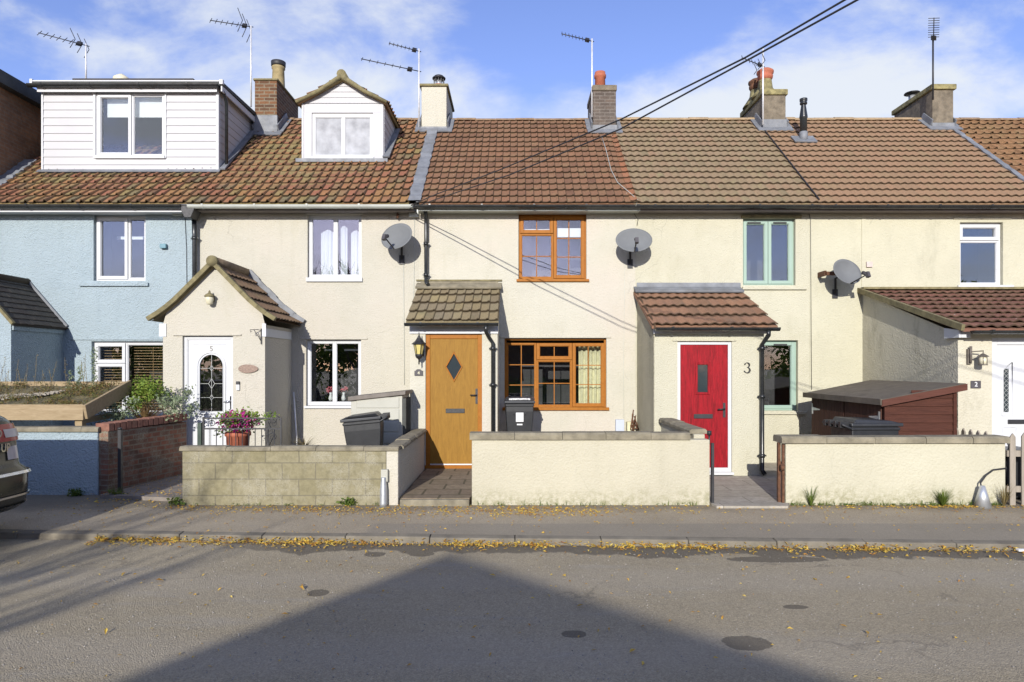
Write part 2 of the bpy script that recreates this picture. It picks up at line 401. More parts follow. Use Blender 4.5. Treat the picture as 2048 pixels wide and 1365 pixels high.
M['pinkpetal'] = m_leaf('pink_red_petals', [(.55,.05,.10),(.60,.25,.25)], .2, 20)
M['autumn'] = m_leaf('fallen_autumn_leaves', [(.24,.07,.02),(.42,.22,.04),(.60,.43,.07),(.62,.48,.14)], .15, 15)
M['carpaint'] = m_plain('dark_bronze_car_paint', (.055,.055,.045), .22, .1, 1, metal=.4, spec=.7)
M['carglass'] = m_plain('tinted_car_glass', (.03,.04,.045), .05, .05, 1, spec=1)
M['tyre'] = m_plain('tyre_rubber', (.02,.02,.02), .85, .2, 20)
M['redlens'] = m_plain('red_lens', (.33,.02,.03), .12, .1, 9, spec=.8)
M['clearlens'] = m_plain('clear_lens', (.48,.44,.43), .15, .1, 9, spec=.8)
M['slab'] = m_brick('brown_paving_slabs', (.22,.17,.12), (.28,.225,.155), (.10,.085,.055), .5, .42, .018, (.11,.10,.06), .5, .5, True)
M['bark'] = m_plain('grey_bark', (.14,.12,.09), .95, .3, 12, bump=.6)
# ------------------------------------------------------------------ roofs
def prof_roll(t):                                # flat pan then a narrow roll
    return [(0,.001),(.22,0),(.45,.001),(.58,.006),(.66,.024),(.74,.042),(.84,.042),(.92,.020),(.985,.001)]
def prof_roman(t):
    return [(0,.000),(.25,.001),(.5,.002),(.62,.008),(.72,.019),(.82,.022),(.91,.015),(.97,-.004)]
def prof_wave(t):
    return [(i/8, .013*(1-math.cos(2*math.pi*i/8))) for i in range(8)]
def prof_flat(t):
    return [(0,.0),(.3,.001),(.6,.001),(.93,0),(.96,-.006)]
def tiles(mb, O, U, V, W, L, pitch, gauge, prof, lip=.034, jit=.006, kick=0, uoff=0, seed=1, slab=.05, sag=0, stagger=0):
    """courses of overlapping tiles over one roof plane; fills UV with tile coordinates"""
    r = random.Random(seed); O = Vector(O); U = Vector(U).normalized(); V = Vector(V).normalized(); N = U.cross(V)
    if mb.uv is None: mb.uv = [(.5, .5)]*len(mb.v)
    while len(mb.uv) < len(mb.v): mb.uv.append((.5, .5))
    P = prof(0); nc = max(1, round(L/gauge)); g = L/nc; ncol = max(1, round(W/pitch)); pt = W/ncol
    for c in range(nc):
        js = [r.uniform(-jit, jit) for _ in range(ncol+1)]; jh = [r.uniform(-jit, jit)*.5 for _ in range(ncol+1)]
        us = []; off = (pt/2 if (stagger and c % 2) else 0)
        for k in range(ncol):
            for t, h in P: us.append((k*pt + t*pt, h, k, t))
        us.append((W, P[0][1], ncol-1, .999))
        top = min(L, (c+1)*g + .055)
        rows = [(c*g, -.017, 1, 1), (c*g, 0, 1, 1), (top, -lip, .55, 0)]
        base = len(mb.v); m = len(us)
        for ri, (v, dh, amp, jj) in enumerate(rows):
            for u, h, k, t in us:
                uu = min(W, max(0, u + off))
                vv = v + js[k]*jj; hh = lip + h*amp*1.0 + dh + jh[k]*jj
                if sag: hh -= sag*math.sin(math.pi*min(1, vv/L))*(.6+.4*math.sin(u*1.1))
                if kick: hh += kick*max(0, 1-vv/(L*.45))**2
                mb.v.append(tuple(O + U*uu + V*vv + N*hh)); mb.uv.append((k + t*.98 + uoff + .005, c + (.004,.03,.985)[ri]))
        for ri in range(2):
            for j in range(m-1):
                a = base+ri*m+j; mb._f(a, a+1, a+m+1, a+m)
    # solid bed under the tiles
    n0 = len(mb.v); a = O + N*(-.004); b = O + N*(-slab)
    if kick == 0 and slab:
        mb.prism([b, b+U*W, a+U*W, a], V*L)
    while len(mb.uv) < len(mb.v): mb.uv.append((uoff+.5, .5))
EY, EZ, RY, RZ = 12.45, 1.9+3.00, 15.8, 7.62     # eaves and ridge of the terrace
SL = Vector((0, RY-EY, RZ-EZ)); SLL = SL.length; SLN = SL.normalized()
def roofz(y): return EZ + (RZ-EZ)*(y-EY)/(RY-EY)
def gutter(name, x0, x1, y, z, mat, parent, r=.055, brackets=None):
    mb = MB(); n = 8
    o = [(y+.0 + r*math.cos(math.pi+math.pi*i/n), z + r*math.sin(math.pi+math.pi*i/n)) for i in range(n+1)]
    i_ = [(y + (r-.008)*math.cos(math.pi+math.pi*i/n), z + (r-.008)*math.sin(math.pi+math.pi*i/n)) for i in range(n, -1, -1)]
    mb.extrude_x(o+i_, x0, x1)
    for xe in (x0-.006, x1-.002):
        mb.prism([(xe, a, b) for a, b in o], (.008, 0, 0))
    k = int((x1-x0)/.95)+1
    for i in range(k):
        xb = x0+.25+i*.95
        if xb > x1-.05: break
        ob = [(y + (r+.006)*math.cos(math.pi+math.pi*j/n), z + (r+.006)*math.sin(math.pi+math.pi*j/n)) for j in range(n+1)]
        mb.prism([(xb, a, b) for a, b in ob]+[(xb, y+r+.006, z+.004), (xb, y-r-.006, z+.012)], (.035, 0, 0))
    return mb.build(name, mat, parent)
def pipe(name, path, r, mat, parent, collars=()):
    mb = MB(); mb.tube(path, r, 12)
    for c in collars:
        p = Vector(c); mb.lathe([(r+.001, -.03), (r+.012, -.03), (r+.012, .03), (r+.001, .03)], p, 12)
        mb.box(p.x-r-.035, p.x+r+.035, p.y-.006, p.y+.012, p.z-.012, p.z+.012)
    return mb.build(name, mat, parent)

# ------------------------------------------------------------------ windows
def window(parent, px0, px1, py0, py1, lights, mat, y=WY, rev=.075, glass='glass', sill=None, sillmat=None, label=None, bars=None, barmat=None, room=1.3):
    """lights: pixel rectangles (x0,x1,y0,y1,'s' opening or 'f' fixed). The wall opening is made by the caller."""
    f = lambda a: X(a, y); g = lambda a: Z(a, y)
    x0, x1, z0, z1 = f(px0), f(px1), g(py1), g(py0); yf = y+rev
    mb = MB(); mb.ring(x0, x1, z0, z1, yf, yf+.07, .035)
    pane = MB(); bar = MB()
    for a, b, c, d, k in lights:
        ax, bx, az, bz = max(f(a), x0+.03), min(f(b), x1-.03), max(g(d), z0+.03), min(g(c), z1-.03)
        if k == 's':
            mb.ring(ax+.004, bx-.004, az+.004, bz-.004, yf-.02, yf+.05, .055); w = .057
            mb.ring(ax+.055, bx-.055, az+.055, bz-.055, yf-.004, yf+.04, .014)
        else:
            mb.ring(ax, bx, az, bz, yf+.004, yf+.06, .03); w = .03
            mb.ring(ax+.028, bx-.028, az+.028, bz-.028, yf+.014, yf+.05, .014)
        pane.box(ax+w, bx-w, yf+.030, yf+.036, az+w, bz-w)
        if bars:
            for nx, nz, rc in bars:
                if rc == (a, b, c, d):
                    for i in range(1, nx+1):
                        xx = ax+w+(bx-ax-2*w)*i/(nx+1); bar.box(xx-.008, xx+.008, yf+.018, yf+.029, az+w, bz-w)
                    for i in range(1, nz+1):
                        zz = az+w+(bz-az-2*w)*i/(nz+1); bar.box(ax+w, bx-w, yf+.020, yf+.0285, zz-.008, zz+.008)
    fr = mb.build('window', mat, parent, bevel=.004)
    if label: fr['label'] = label
    pane.build('pane', M[glass] if isinstance(glass, str) else glass, fr)
    if bar.v: bar.build('glazing_bar', barmat or mat, fr)
    if sill:
        s = MB(); a, b, c, d = sill; s.box(f(a), f(b), y-.045, yf+.06, g(d), g(c)); s.build('sill', sillmat or mat, fr, bevel=.005)
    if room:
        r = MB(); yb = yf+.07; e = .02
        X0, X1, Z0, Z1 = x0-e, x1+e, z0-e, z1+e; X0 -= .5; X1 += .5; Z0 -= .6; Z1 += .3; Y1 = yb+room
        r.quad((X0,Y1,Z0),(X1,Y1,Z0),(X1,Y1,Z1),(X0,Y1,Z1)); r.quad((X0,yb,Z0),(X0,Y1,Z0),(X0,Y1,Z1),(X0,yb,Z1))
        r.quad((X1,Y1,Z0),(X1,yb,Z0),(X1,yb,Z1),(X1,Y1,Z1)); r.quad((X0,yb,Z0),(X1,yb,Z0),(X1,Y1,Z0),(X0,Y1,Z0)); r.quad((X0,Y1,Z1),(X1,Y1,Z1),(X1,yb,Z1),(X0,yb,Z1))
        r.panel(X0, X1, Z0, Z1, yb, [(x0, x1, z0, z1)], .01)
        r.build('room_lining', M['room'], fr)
    return fr, (x0, x1, z0, z1, yf)
def hole(px0, px1, py0, py1, y=WY): return (X(px0, y), X(px1, y), Z(py1, y), Z(py0, y))
def cloth(name, x0, x1, z0, z1, y, mat, parent, folds=9, amp=.02, arch=0):
    mb = MB(); n = folds*6
    for i in range(n+1):
        t = i/n; x = x0+(x1-x0)*t; yy = y + amp*math.sin(t*folds*2*math.pi)
        zt = z1 - arch*math.sin(math.pi*t)**2
        mb.v += [(x, yy, z0), (x, yy, zt), (x, yy+.004, z0), (x, yy+.004, zt)]
    for i in range(n):
        a = i*4; mb._f(a, a+4, a+5, a+1); mb._f(a+6, a+2, a+3, a+7); mb._f(a+1, a+5, a+7, a+3)
    return mb.build(name, mat, parent, smooth=True)

def text(parent, s, x, y, z, size, mat, name='numeral', ext=.006, bold=0.0, facing='-y', shear=0):
    cu = bpy.data.curves.new('t', 'FONT'); cu.body = s; cu.size = size; cu.extrude = ext; cu.offset = bold; cu.align_x = 'CENTER'; cu.align_y = 'CENTER'; cu.shear = shear
    o = bpy.data.objects.new('t', cu); COL.objects.link(o); bpy.context.view_layer.update()
    me = bpy.data.meshes.new_from_object(o.evaluated_get(bpy.context.evaluated_depsgraph_get()))
    bpy.data.objects.remove(o); bpy.data.curves.remove(cu)
    rot = Matrix.Rotation(R(90), 4, 'X') if facing == '-y' else Matrix.Rotation(R(90), 4, 'Z') @ Matrix.Rotation(R(90), 4, 'X')
    org = ORG.get(parent.name, Vector((0,0,0)))
    me.transform(Matrix.Translation(Vector((x,y,z))-org) @ rot); me.materials.clear(); me.materials.append(mat)
    q = bpy.data.objects.new(name, me); COL.objects.link(q); q.parent = parent; ORG[q.name] = org
    return q

# ------------------------------------------------------------------ setting
def kerb_y(x): return 7.30 - .045*x              # outer edge of the kerb
def curved_sheet(name, f0, f1, z0, z1, mat, x0=-40, x1=40, n=80):
    mb = MB()
    for i in range(n+1):
        x = x0+(x1-x0)*i/n; mb.v += [(x, f0(x), z0), (x, f1(x), z1)]
    for i in range(n): mb._f(2*i, 2*i+2, 2*i+3, 2*i+1)
    return struct(mb.build(name, mat))
def m_asphalt():
    t = NT('worn_asphalt'); x, y, z = t.sep(t.pos)
    big = t.noise(.35, 6, .65); fine = t.noise(120, 2, .6)
    col = t.ramp(big, [(.3, (.30,.253,.172)), (.7, (.39,.333,.232))])
    v = t.n('ShaderNodeTexVoronoi'); v.inputs['Scale'].default_value = 95; t.t.links.new(t.pos, v.inputs['Vector'])
    agg = t.ramp(v.outputs['Color'], [(.0, .6), (.5, .97), (.85, 1.25), (1.0, 1.5)])
    col = t.mix(.7, col, agg, 'MULTIPLY')
    col = t.mix(t.smooth(t.noise(9, 6, .75), .55, .8, 0, .35), col, (.15,.135,.115))
    st = t.smooth(t.noise(1.5, 8, .7, vec=t.scale(t.pos, (.35, 1.6, 1))), .52, .72, 0, .4)
    col = t.mix(st, col, (.33,.31,.275))
    sp = t.smooth(t.noise(46, 1, .4), .735, .77, 0, .4); col = t.mix(sp, col, (.42,.40,.37))
    for yc in (6.1, 4.55):                       # tyre-polished tracks
        tr = t.smooth(t.math('ABSOLUTE', t.math('SUBTRACT', t.math('ADD', y, t.math('MULTIPLY', t.noise(.6, 4), .5)), yc+.25)), .1, .42, .22, 0)
        col = t.mix(tr, col, (.40,.36,.30))
    ve = t.n('ShaderNodeTexVoronoi'); ve.feature = 'DISTANCE_TO_EDGE'; ve.inputs['Scale'].default_value = .55
    nz = t.n('ShaderNodeTexNoise'); nz.inputs['Scale'].default_value = 2.5; nz.inputs['Detail'].default_value = 7; t.t.links.new(t.pos, nz.inputs['Vector'])
    wv = t.n('ShaderNodeVectorMath'); wv.operation = 'MULTIPLY_ADD'; t.t.links.new(nz.outputs['Color'], wv.inputs[0]); wv.inputs[1].default_value = (.6,.6,.6); t.t.links.new(t.pos, wv.inputs[2]); t.t.links.new(wv.outputs[0], ve.inputs['Vector'])
    ck = t.math('MULTIPLY', t.smooth(ve.outputs['Distance'], .002, .010, 1, 0), t.smooth(t.noise(.5, 3), .52, .62, 0, .35)); col = t.mix(ck, col, (.08,.07,.06))
    wob = t.math('MULTIPLY', t.math('SUBTRACT', t.noise(1.1, 5, .55, vec=t.comb(x, 0, 0)), .5), 1.15)
    wob2 = t.math('MULTIPLY', t.math('SUBTRACT', t.noise(7, 4, .6), .5), .16)
    edge = t.math('SUBTRACT', 7.30, t.math('MULTIPLY', x, .045))
    d = t.math('ADD', t.math('ADD', t.math('SUBTRACT', y, edge), wob), wob2)     # >0 near the kerb
    damp = t.smooth(d, -.36, -.30)
    damp = t.math('MULTIPLY', damp, t.smooth(x, -3.6, -2.2)); 
    for cx, cy, rx, ry in ((1.60,4.70,.17,.13),(2.22,5.41,.10,.05),(-1.66,5.75,.09,.09),(-.95,6.95,.13,.10),(-1.42,6.93,.11,.09),(2.6,6.75,.5,.11),(.42,4.86,.09,.07)):
        dx = t.math('DIVIDE', t.math('SUBTRACT', x, cx), rx); dy = t.math('DIVIDE', t.math('SUBTRACT', y, cy), ry)
        q = t.math('ADD', t.math('ADD', t.math('MULTIPLY', dx, dx), t.math('MULTIPLY', dy, dy)), t.math('MULTIPLY', t.math('SUBTRACT', t.noise(11, 4), .5), 1.0))
        damp = t.math('MAXIMUM', damp, t.smooth(q, .9, 1.08, 1, 0))
    col = t.mix(t.math('MULTIPLY', damp, .72), col, (.085,.074,.058))
    nor = t.bump(t.math('ADD', t.math('MULTIPLY', v.outputs['Distance'], -.6), fine), .75, .012)
    nor = t.bump(t.noise(6, 5), .35, .02, nor)
    return t.done(col, .9, nor, .25)
def m_pavement():
    t = NT('worn_footway'); x, y, z = t.sep(t.pos)
    col = t.ramp(t.noise(.8, 6, .65), [(.3, (.30,.25,.175)), (.7, (.375,.318,.23))])
    v = t.n('ShaderNodeTexVoronoi'); v.inputs['Scale'].default_value = 110; t.t.links.new(t.pos, v.inputs['Vector'])
    col = t.mix(.55, col, t.ramp(v.outputs['Color'], [(0,.6),(.5,1.0),(.95,1.5)]), 'MULTIPLY')
    dirt = t.smooth(t.math('ADD', y, t.math('MULTIPLY', t.noise(1.3, 8, .7), 1.4)), 9.15, 9.75, 0, .55)
    col = t.mix(dirt, col, (.09,.078,.055))
    trench = t.math('MULTIPLY', t.smooth(y, 7.95, 7.97, 1, 0), t.smooth(x, -1.7, -1.6))
    col = t.mix(t.math('MULTIPLY', trench, .45), col, (.20,.185,.155))
    col = t.mix(t.smooth(t.noise(2.2, 6, .7), .58, .72, 0, .3), col, (.30,.275,.235))
    nor = t.bump(t.math('ADD', v.outputs['Distance'], t.noise(130, 2)), .5, .008)
    return t.done(col, .9, nor, .25)
road = MB(); road.quad((-400,-400,0),(400,-400,0),(400,400,0),(-400,400,0)); struct(road.build('road', m_asphalt()))
PAVE = m_pavement()
curved_sheet('pavement', lambda x: kerb_y(x)+.12, lambda x: 9.75, .075, .085, PAVE)
gnd = MB(); gnd.box(-40, 40, 9.75, 19, -.02, .10); struct(gnd.build('garden_ground', m_plain('trodden_garden_soil', (.16,.13,.09), .95, .35, 3, bump=1, bscale=30)))
kerbm = m_plain('worn_kerb_stone', (.165,.145,.11), .9, .25, 5, bump=.6, bscale=70, dirt=.35)
kb = MB(); step = .92; k = -14
while k*step < 14:
    a, b = k*step+.003, (k+1)*step-.003
    ya, yb = kerb_y(a), kerb_y(b); j = .004*math.sin(k*2.3); w = .125
    n = len(kb.v)
    kb.v += [(a,ya,-.05),(b,yb,-.05),(b,yb+w,-.05),(a,ya+w,-.05),(a,ya+.012,.068+j),(b,yb+.012,.068+j),(b,yb+w,.08+j),(a,ya+w,.08+j)]
    for q in ((0,3,2,1),(4,5,6,7),(0,1,5,4),(1,2,6,5),(2,3,7,6),(3,0,4,7)): kb._f(*[n+i for i in q])
    k += 1
struct(kb.build('kerb', kerbm, bevel=.012))
def path_sheet(name, pts, z, mat):
    mb = MB(); mb.prism([(a, b, z-.10) for a, b in pts], (0,0,.10)); return struct(mb.build(name, mat))
path_sheet('slab_path', [(-1.51,9.0),(-.60,9.0),(-.34,11.7),(-1.53,11.7)], .175, M['slab'])
st = MB(); st.box(-1.51, -.60, 8.93, 8.998, .02, .165); struct(st.build('path_edging', M['concrete'], bevel=.01))
path_sheet('paved_path', [(2.60,8.80),(3.52,8.80),(4.6,11.0),(6.4,12.8),(2.3,12.8)], .112,
    m_brick('buff_path_flags', (.38,.345,.285), (.43,.39,.33), (.20,.18,.14), .9, .45, .008, (.25,.22,.18), .4, .4, True))
path_sheet('blue_house_path', [(-5.75,9.45),(-4.42,9.2),(-4.42,11.5),(-5.5,11.5)], .135, m_plain('worn_concrete_path', (.19,.165,.14), .95, .25, 6, bump=.7, dirt=.4))

# ------------------------------------------------------------------ the terrace houses
def house(name, label, group='cottages of the terrace', loc=(0,12.8,.1)): return thing(name, label, 'house', loc, group)
h6 = house('terraced_house', 'pale blue roughcast cottage with a white boxy dormer on its roof', loc=(-8, 12.8, .1))
h5 = house('terraced_house', 'cream cottage with gabled porch, white door 5 and a small gabled dormer', loc=(-4, 12.8, .1))
h4 = house('terraced_house', 'cream cottage with golden oak door and golden oak windows', loc=(0, 12.8, .1))
h3 = house('terraced_house', 'cream cottage with bright red door and sage green windows', loc=(4, 12.8, .1))
h2 = house('terraced_house', 'yellowed cream cottage with white door and brown lean-to roof, number 2', loc=(8, 12.8, .1))
GX = [-13.0, -5.98, -1.80, 2.26, 5.56, 13.0]
# pixel openings
O6 = [(187,291,430,562), (183,350,683,830)]
O5 = [(615,723,430,556), (612,722,680,812)]
O4 = [(1037,1173,428,560), (1009,1213,677,818)]
O3 = [(1486,1591,437,571), (1500,1596,681,822)]
O2 = [(1920,2006,445,572)]
BASE = .06; TOPW = EZ+.08
for hs, x0, x1, ops, mat in ((h6,GX[0],GX[1],O6,'blue'),(h5,GX[1],GX[2],O5,'cream5'),(h4,GX[2],GX[3],O4,'cream4'),(h3,GX[3],GX[4],O3,'cream3'),(h2,GX[4],GX[5],O2,'cream2')):
    w = MB(); w.panel(x0, x1, BASE, TOPW, WY, [hole(*o) for o in ops], .16)
    w.build('wall', M[mat], hs)
    w = MB(); w.quad((x0,19.2,BASE),(x0,19.2,TOPW),(x1,19.2,TOPW),(x1,19.2,BASE)); w.build('rear_wall', M[mat], hs)
def main_roof(hs, x0, x1, mat, pitch, prof, gauge, seed, **kw):
    r = MB(); tiles(r, (x0, EY-.03, EZ-.02), (1,0,0), SLN, x1-x0, SLL, pitch, gauge, prof, seed=seed, **kw)
    n0 = len(r.v); r.quad((x0,RY,RZ),(x1,RY,RZ),(x1,19.3,EZ),(x0,19.3,EZ))
    while len(r.uv) < len(r.v): r.uv.append((.5,.5))
    return r.build('roof', mat, hs)
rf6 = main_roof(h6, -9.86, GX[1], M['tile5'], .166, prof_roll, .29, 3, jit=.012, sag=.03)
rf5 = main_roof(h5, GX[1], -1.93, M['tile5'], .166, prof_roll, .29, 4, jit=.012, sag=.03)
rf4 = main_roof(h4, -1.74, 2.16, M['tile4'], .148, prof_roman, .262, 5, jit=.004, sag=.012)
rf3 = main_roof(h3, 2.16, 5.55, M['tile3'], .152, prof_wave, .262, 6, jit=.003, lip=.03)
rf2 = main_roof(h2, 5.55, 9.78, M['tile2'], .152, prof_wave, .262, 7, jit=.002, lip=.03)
rf1 = MB(); tiles(rf1, (9.84, EY-.03, EZ-.02), (1,0,0), SLN, 3.2, SLL, .19, .29, prof_roll, seed=9, jit=.016, sag=.03)
h1 = thing('terraced_house', 'cottage of orange clay pantiles past the roof of number 2', 'house', (11.5,12.8,.1), 'cottages of the terrace')
rf1.build('roof', M['tile1'], h1)
# lead strips between roofs
def lead_strip(x0, x1, parent, mat='lead', h=.05, y0=EY, y1=RY-.35, wav=.012):
    mb = MB(); n = 30; L = SLL*(y1-y0)/(RY-EY); O = Vector((0, y0, roofz(y0))); N = Vector((1,0,0)).cross(SLN)
    for i in range(n+1):
        a = O + SLN*(L*i/n) + N*(h + wav*math.sin(i*1.9)+.008*(i % 2))
        mb.v += [(x0 + .01*math.sin(i*1.3), a.y, a.z-.05), (x0+.01*math.sin(i*1.3), a.y, a.z), (x1+.012*math.sin(i*2.1), a.y, a.z+.004), (x1, a.y, a.z-.05)]
    for i in range(n):
        for j in range(3): q = 4*i+j; mb._f(q, q+1, q+5, q+4)
    return mb.build('lead_flashing', M[mat], parent, smooth=False)
lead_strip(-1.95, -1.72, h5)
lead_strip(-10.0, -9.72, h6, y0=EY, y1=13.9)
lead_strip(9.755, 9.86, h2, y1=RY-.5, wav=.004)
orange = MB(); tiles(orange, (2.10, EY-.035, EZ+.005), (1,0,0), SLN, .13, SLL-.45, .13, .262, prof_roman, seed=12, slab=0)
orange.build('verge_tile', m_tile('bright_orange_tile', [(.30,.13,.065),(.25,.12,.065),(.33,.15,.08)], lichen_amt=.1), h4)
seam = MB(); a = Vector((5.55, EY, EZ+.062)); seam.bar(a, a+SLN*(SLL-.3), .02, .02); seam.build('seam_strip', M['iron'], h3)
# ridge tiles
def ridge(x0, x1, parent, mat, r=.11, z=RZ, L=.45):
    mb = MB(); x = x0; i = 0
    while x < x1-.05:
        e = min(x+L, x1); n = 8; rr = r*(1+.04*math.sin(i*1.7)); zz = z-.03+.006*math.sin(i*2.1)
        o = [(RY + rr*1.15*math.cos(math.pi*j/n), zz + rr*.75*math.sin(math.pi*j/n)) for j in range(n+1)]
        mb.prism([(x+.004, a, b) for a, b in o], (e-x-.008, 0, 0)); mb.box(x-.012, x+.012, RY-rr*1.1, RY+rr*1.1, zz-.01, zz+rr*.3)
        x = e; i += 1
    return mb.build('ridge_tile', mat, parent)
RM = m_plain('weathered_ridge_tile', (.22,.15,.09), .95, .3, 8, bump=.6, dirt=.3); RM2 = m_plain('sandy_ridge_tile', (.30,.22,.13), .95, .2, 8, bump=.6)
ridge(-9.8, -5.98, rf6, RM, .10); ridge(-5.98, -1.8, rf5, RM, .10); ridge(-1.8, 2.2, rf4, RM, .09)
ridge(2.2, 5.55, rf3, RM2); ridge(5.55, 9.8, rf2, RM2); ridge(9.8, 13, None or h1, RM, .1)
# fascia, gutters, downpipes
def fascia(x0, x1, mat, parent, z0=EZ-.15, z1=EZ+.0):
    mb = MB(); mb.box(x0, x1, EY+.07, EY+.09, z0, z1); mb.box(x0, x1, EY+.092, WY-.002, z0+.01, z0+.03); mb.build('fascia', mat, parent)
dark = m_plain('dark_soffit_paint', (.16,.14,.13), .7, .15, 4)
fascia(-12, -6.1, M['white'], h6); fascia(-6.0, -1.86, dark, h5, EZ-.13); fascia(-1.78, 2.3, M['oldwhite'], h4, EZ-.13); fascia(2.3, 5.56, dark, h3, EZ-.13); fascia(5.56, 13, dark, h2, EZ-.13)
GZ = EZ-.035
gutter('gutter', -12, -6.08, EY, GZ-.005, M['black'], h6, .062)
gutter('gutter', -5.95, -1.86, EY-.005, GZ-.01, M['oldwhite'], h5, .066)
gutter('gutter', -1.82, 2.28, EY, GZ-.01, M['black'], h4)
gutter('gutter', 2.285, 5.56, EY, GZ-.012, M['black'], h3)
gutter('gutter', 5.565, 13, EY, GZ-.016, M['black'], h2)
felt = MB(); felt.box(-1.80, 2.2, EY-.03, EY+.05, GZ+.045, GZ+.053); felt.build('eaves_felt', M['lead'], h4)
hx = X(384, 12.6)
hp = MB(); hp.prism([(hx-.13,12.42,GZ-.02),(hx+.13,12.42,GZ-.02),(hx+.12,12.42,GZ-.10),(hx+.06,12.42,GZ-.24),(hx-.06,12.42,GZ-.24),(hx-.12,12.42,GZ-.10)], (0,.28,0))
hp.box(hx-.15, hx+.15, 12.41, 12.71, GZ-.03, GZ+.01); hp.build('rain_hopper', M['iron'], h5, bevel=.01)
pipe('downpipe', [(hx,12.68,GZ-.2),(hx,12.70,GZ-.5),(hx,12.71,.2)], .042, M['black'], h5, [(hx,12.71,z) for z in (4.3,3.2,2.1)])
dx = X(852, 12.7)
pipe('downpipe', [(dx,12.55,GZ-.05),(dx,12.7,GZ-.14),(dx,12.71,GZ-.3),(dx,12.71,wz(566)),(dx+.05,12.62,wz(572))], .036, M['black'], h4, [(dx,12.71,4.2),(dx,12.71,3.62)])

# ---- windows
w, g6 = window(h6, *O6[0], [(187,252,430,562,'s'),(252,291,430,562,'f')], M['white'], sill=(160,298,566,573), sillmat=M['blue'], glass='glass_up')
b = MB(); b.box(g6[0]+.1, g6[1]-.1, g6[4]+.5, g6[4]+.51, wz(468), wz(461)); b.build('curtain_rail', M['blind'], w)
w, g = window(h6, *O6[1], [(183,247,683,727,'s'),(183,247,727,830,'s'),(247,350,683,830,'f')], M['white'])
b = MB(); zz = wz(690)
while zz > wz(826):
    b.box(wx(256), wx(345), g[4]+.13, g[4]+.16, zz-.004, zz+.004)
    b.box(wx(192), wx(243), g[4]+.13, g[4]+.16, zz-.004, zz+.004); zz -= .052
b.tube([(wx(295),g[4]+.128,wz(686)),(wx(295),g[4]+.128,wz(826))], .004, 5); b.build('blind', M['woodblind'], w)
w, g = window(h5, *O5[0], [(615,669,430,556,'f'),(669,723,430,556,'f')], M['white'], sill=(613,725,556,564), glass='glass_up', label='white window with net curtains')
cloth('curtain', wx(636), wx(665), g[2]+.05, wz(462), g[4]+.12, M['net'], w, 4, .015, -.06); cloth('curtain', wx(676), wx(690), g[2]+.05, wz(452), g[4]+.12, M['net'], w, 3, .015, -.04)
cloth('curtain', wx(697), wx(717), g[2]+.05, wz(462), g[4]+.12, M['net'], w, 3, .015, -.05)
w, g = window(h5, *O5[1], [(612,667,680,812,'f'),(667,722,680,812,'f')], M['white'], sill=(609,725,812,817), sillmat=M['white'])
b = MB(); b.box(wx(634), wx(660), g[4]+.4, g[4]+.41, wz(701), wz(697)); b.box(wx(676), wx(714), g[4]+.4, g[4]+.41, wz(701), wz(697)); b.build('curtain_rail', M['blind'], w)
for cx_, cz_ in ((656,778),(682,780)):
    v = MB(); v.lathe([(.03,0),(.045,.05),(.02,.12),(.03,.16)], (wx(cx_), g[4]+.12, wz(803)), 10); v.build('vase', M['paper'], w)
def petals(mb, c, r, n, size, seed=0, flat=0.6):
    q = random.Random(seed)
    for _ in range(n):
        d = Vector((q.gauss(0,1), q.gauss(0,1), q.gauss(0,flat))); d.normalize(); d *= q.random()**.4
        p = Vector(c) + Vector((d.x*r[0], d.y*r[1], d.z*r[2]))
        a = Vector((q.gauss(0,1), q.gauss(0,1), q.gauss(0,1))).normalized(); b_ = a.orthogonal().normalized(); s_ = size*q.uniform(.6,1.3)
        b2 = a.cross(b_)
        mb.v += [tuple(p - b_*s_), tuple(p + b2*s_*.5 + a*s_*.2), tuple(p + b_*s_), tuple(p - b2*s_*.5 + a*s_*.15)]; k_ = len(mb.v)-4; mb._f(k_, k_+1, k_+2, k_+3)
v = MB()
for i_, (cx_, cz_) in enumerate(((656,780),(682,780))): petals(v, (wx(cx_), g[4]+.12, wz(cz_)), (.09,.05,.06), 60, .022, i_)
v.build('flowers', M['pinkpetal'], w)
L4 = [(1037,1107,428,466,'s'),(1037,1107,466,560,'f'),(1107,1173,428,560,'s')]
w, g = window(h4, *O4[0], L4, M['oakframe'], sill=(1033,1178,559,564), glass='glass_up', label='golden oak upstairs window of three lights',
    bars=[(1,0,(1037,1107,428,466)),(1,1,(1037,1107,466,560)),(1,2,(1107,1173,428,560))])
b = MB(); b.box(wx(1045), wx(1101), g[4]+.15, g[4]+.16, wz(457), wz(454)); b.box(wx(1116), wx(1164), g[4]+.15, g[4]+.16, wz(470), wz(452)); b.build('blind', M['blind'], w)
L4b = [(1009,1073,686,818,'f'),(1073,1145,686,720,'s'),(1073,1145,720,818,'f'),(1145,1213,686,818,'s')]
w, g = window(h4, 1009,1213,677,818, L4b, M['oakframe'], sill=(1005,1218,815,821), label='wide golden oak downstairs window of four lights',
    bars=[(1,2,(1009,1073,686,818)),(1,0,(1073,1145,686,720)),(1,1,(1073,1145,720,818)),(1,2,(1145,1213,686,818))])
cloth('curtain', wx(1160), wx(1206), g[2]+.06, wz(688), g[4]+.22, M['curtain'], w, 5, .03)
L3 = [(1486,1539,437,571,'s'),(1539,1591,437,571,'s')]
w, g = window(h3, *O3[0], L3, M['sage'], sill=(1484,1612,574,580), sillmat=M['cream3'], glass='glass_up', label='sage green upstairs window of two lights', rev=.09)
vt = MB(); vt.box(wx(1497), wx(1524), g[4]-.03, g[4]-.022, wz(446), wz(443)); vt.box(wx(1549), wx(1576), g[4]-.03, g[4]-.022, wz(446), wz(443)); vt.build('trickle_vent', M['iron'], w)
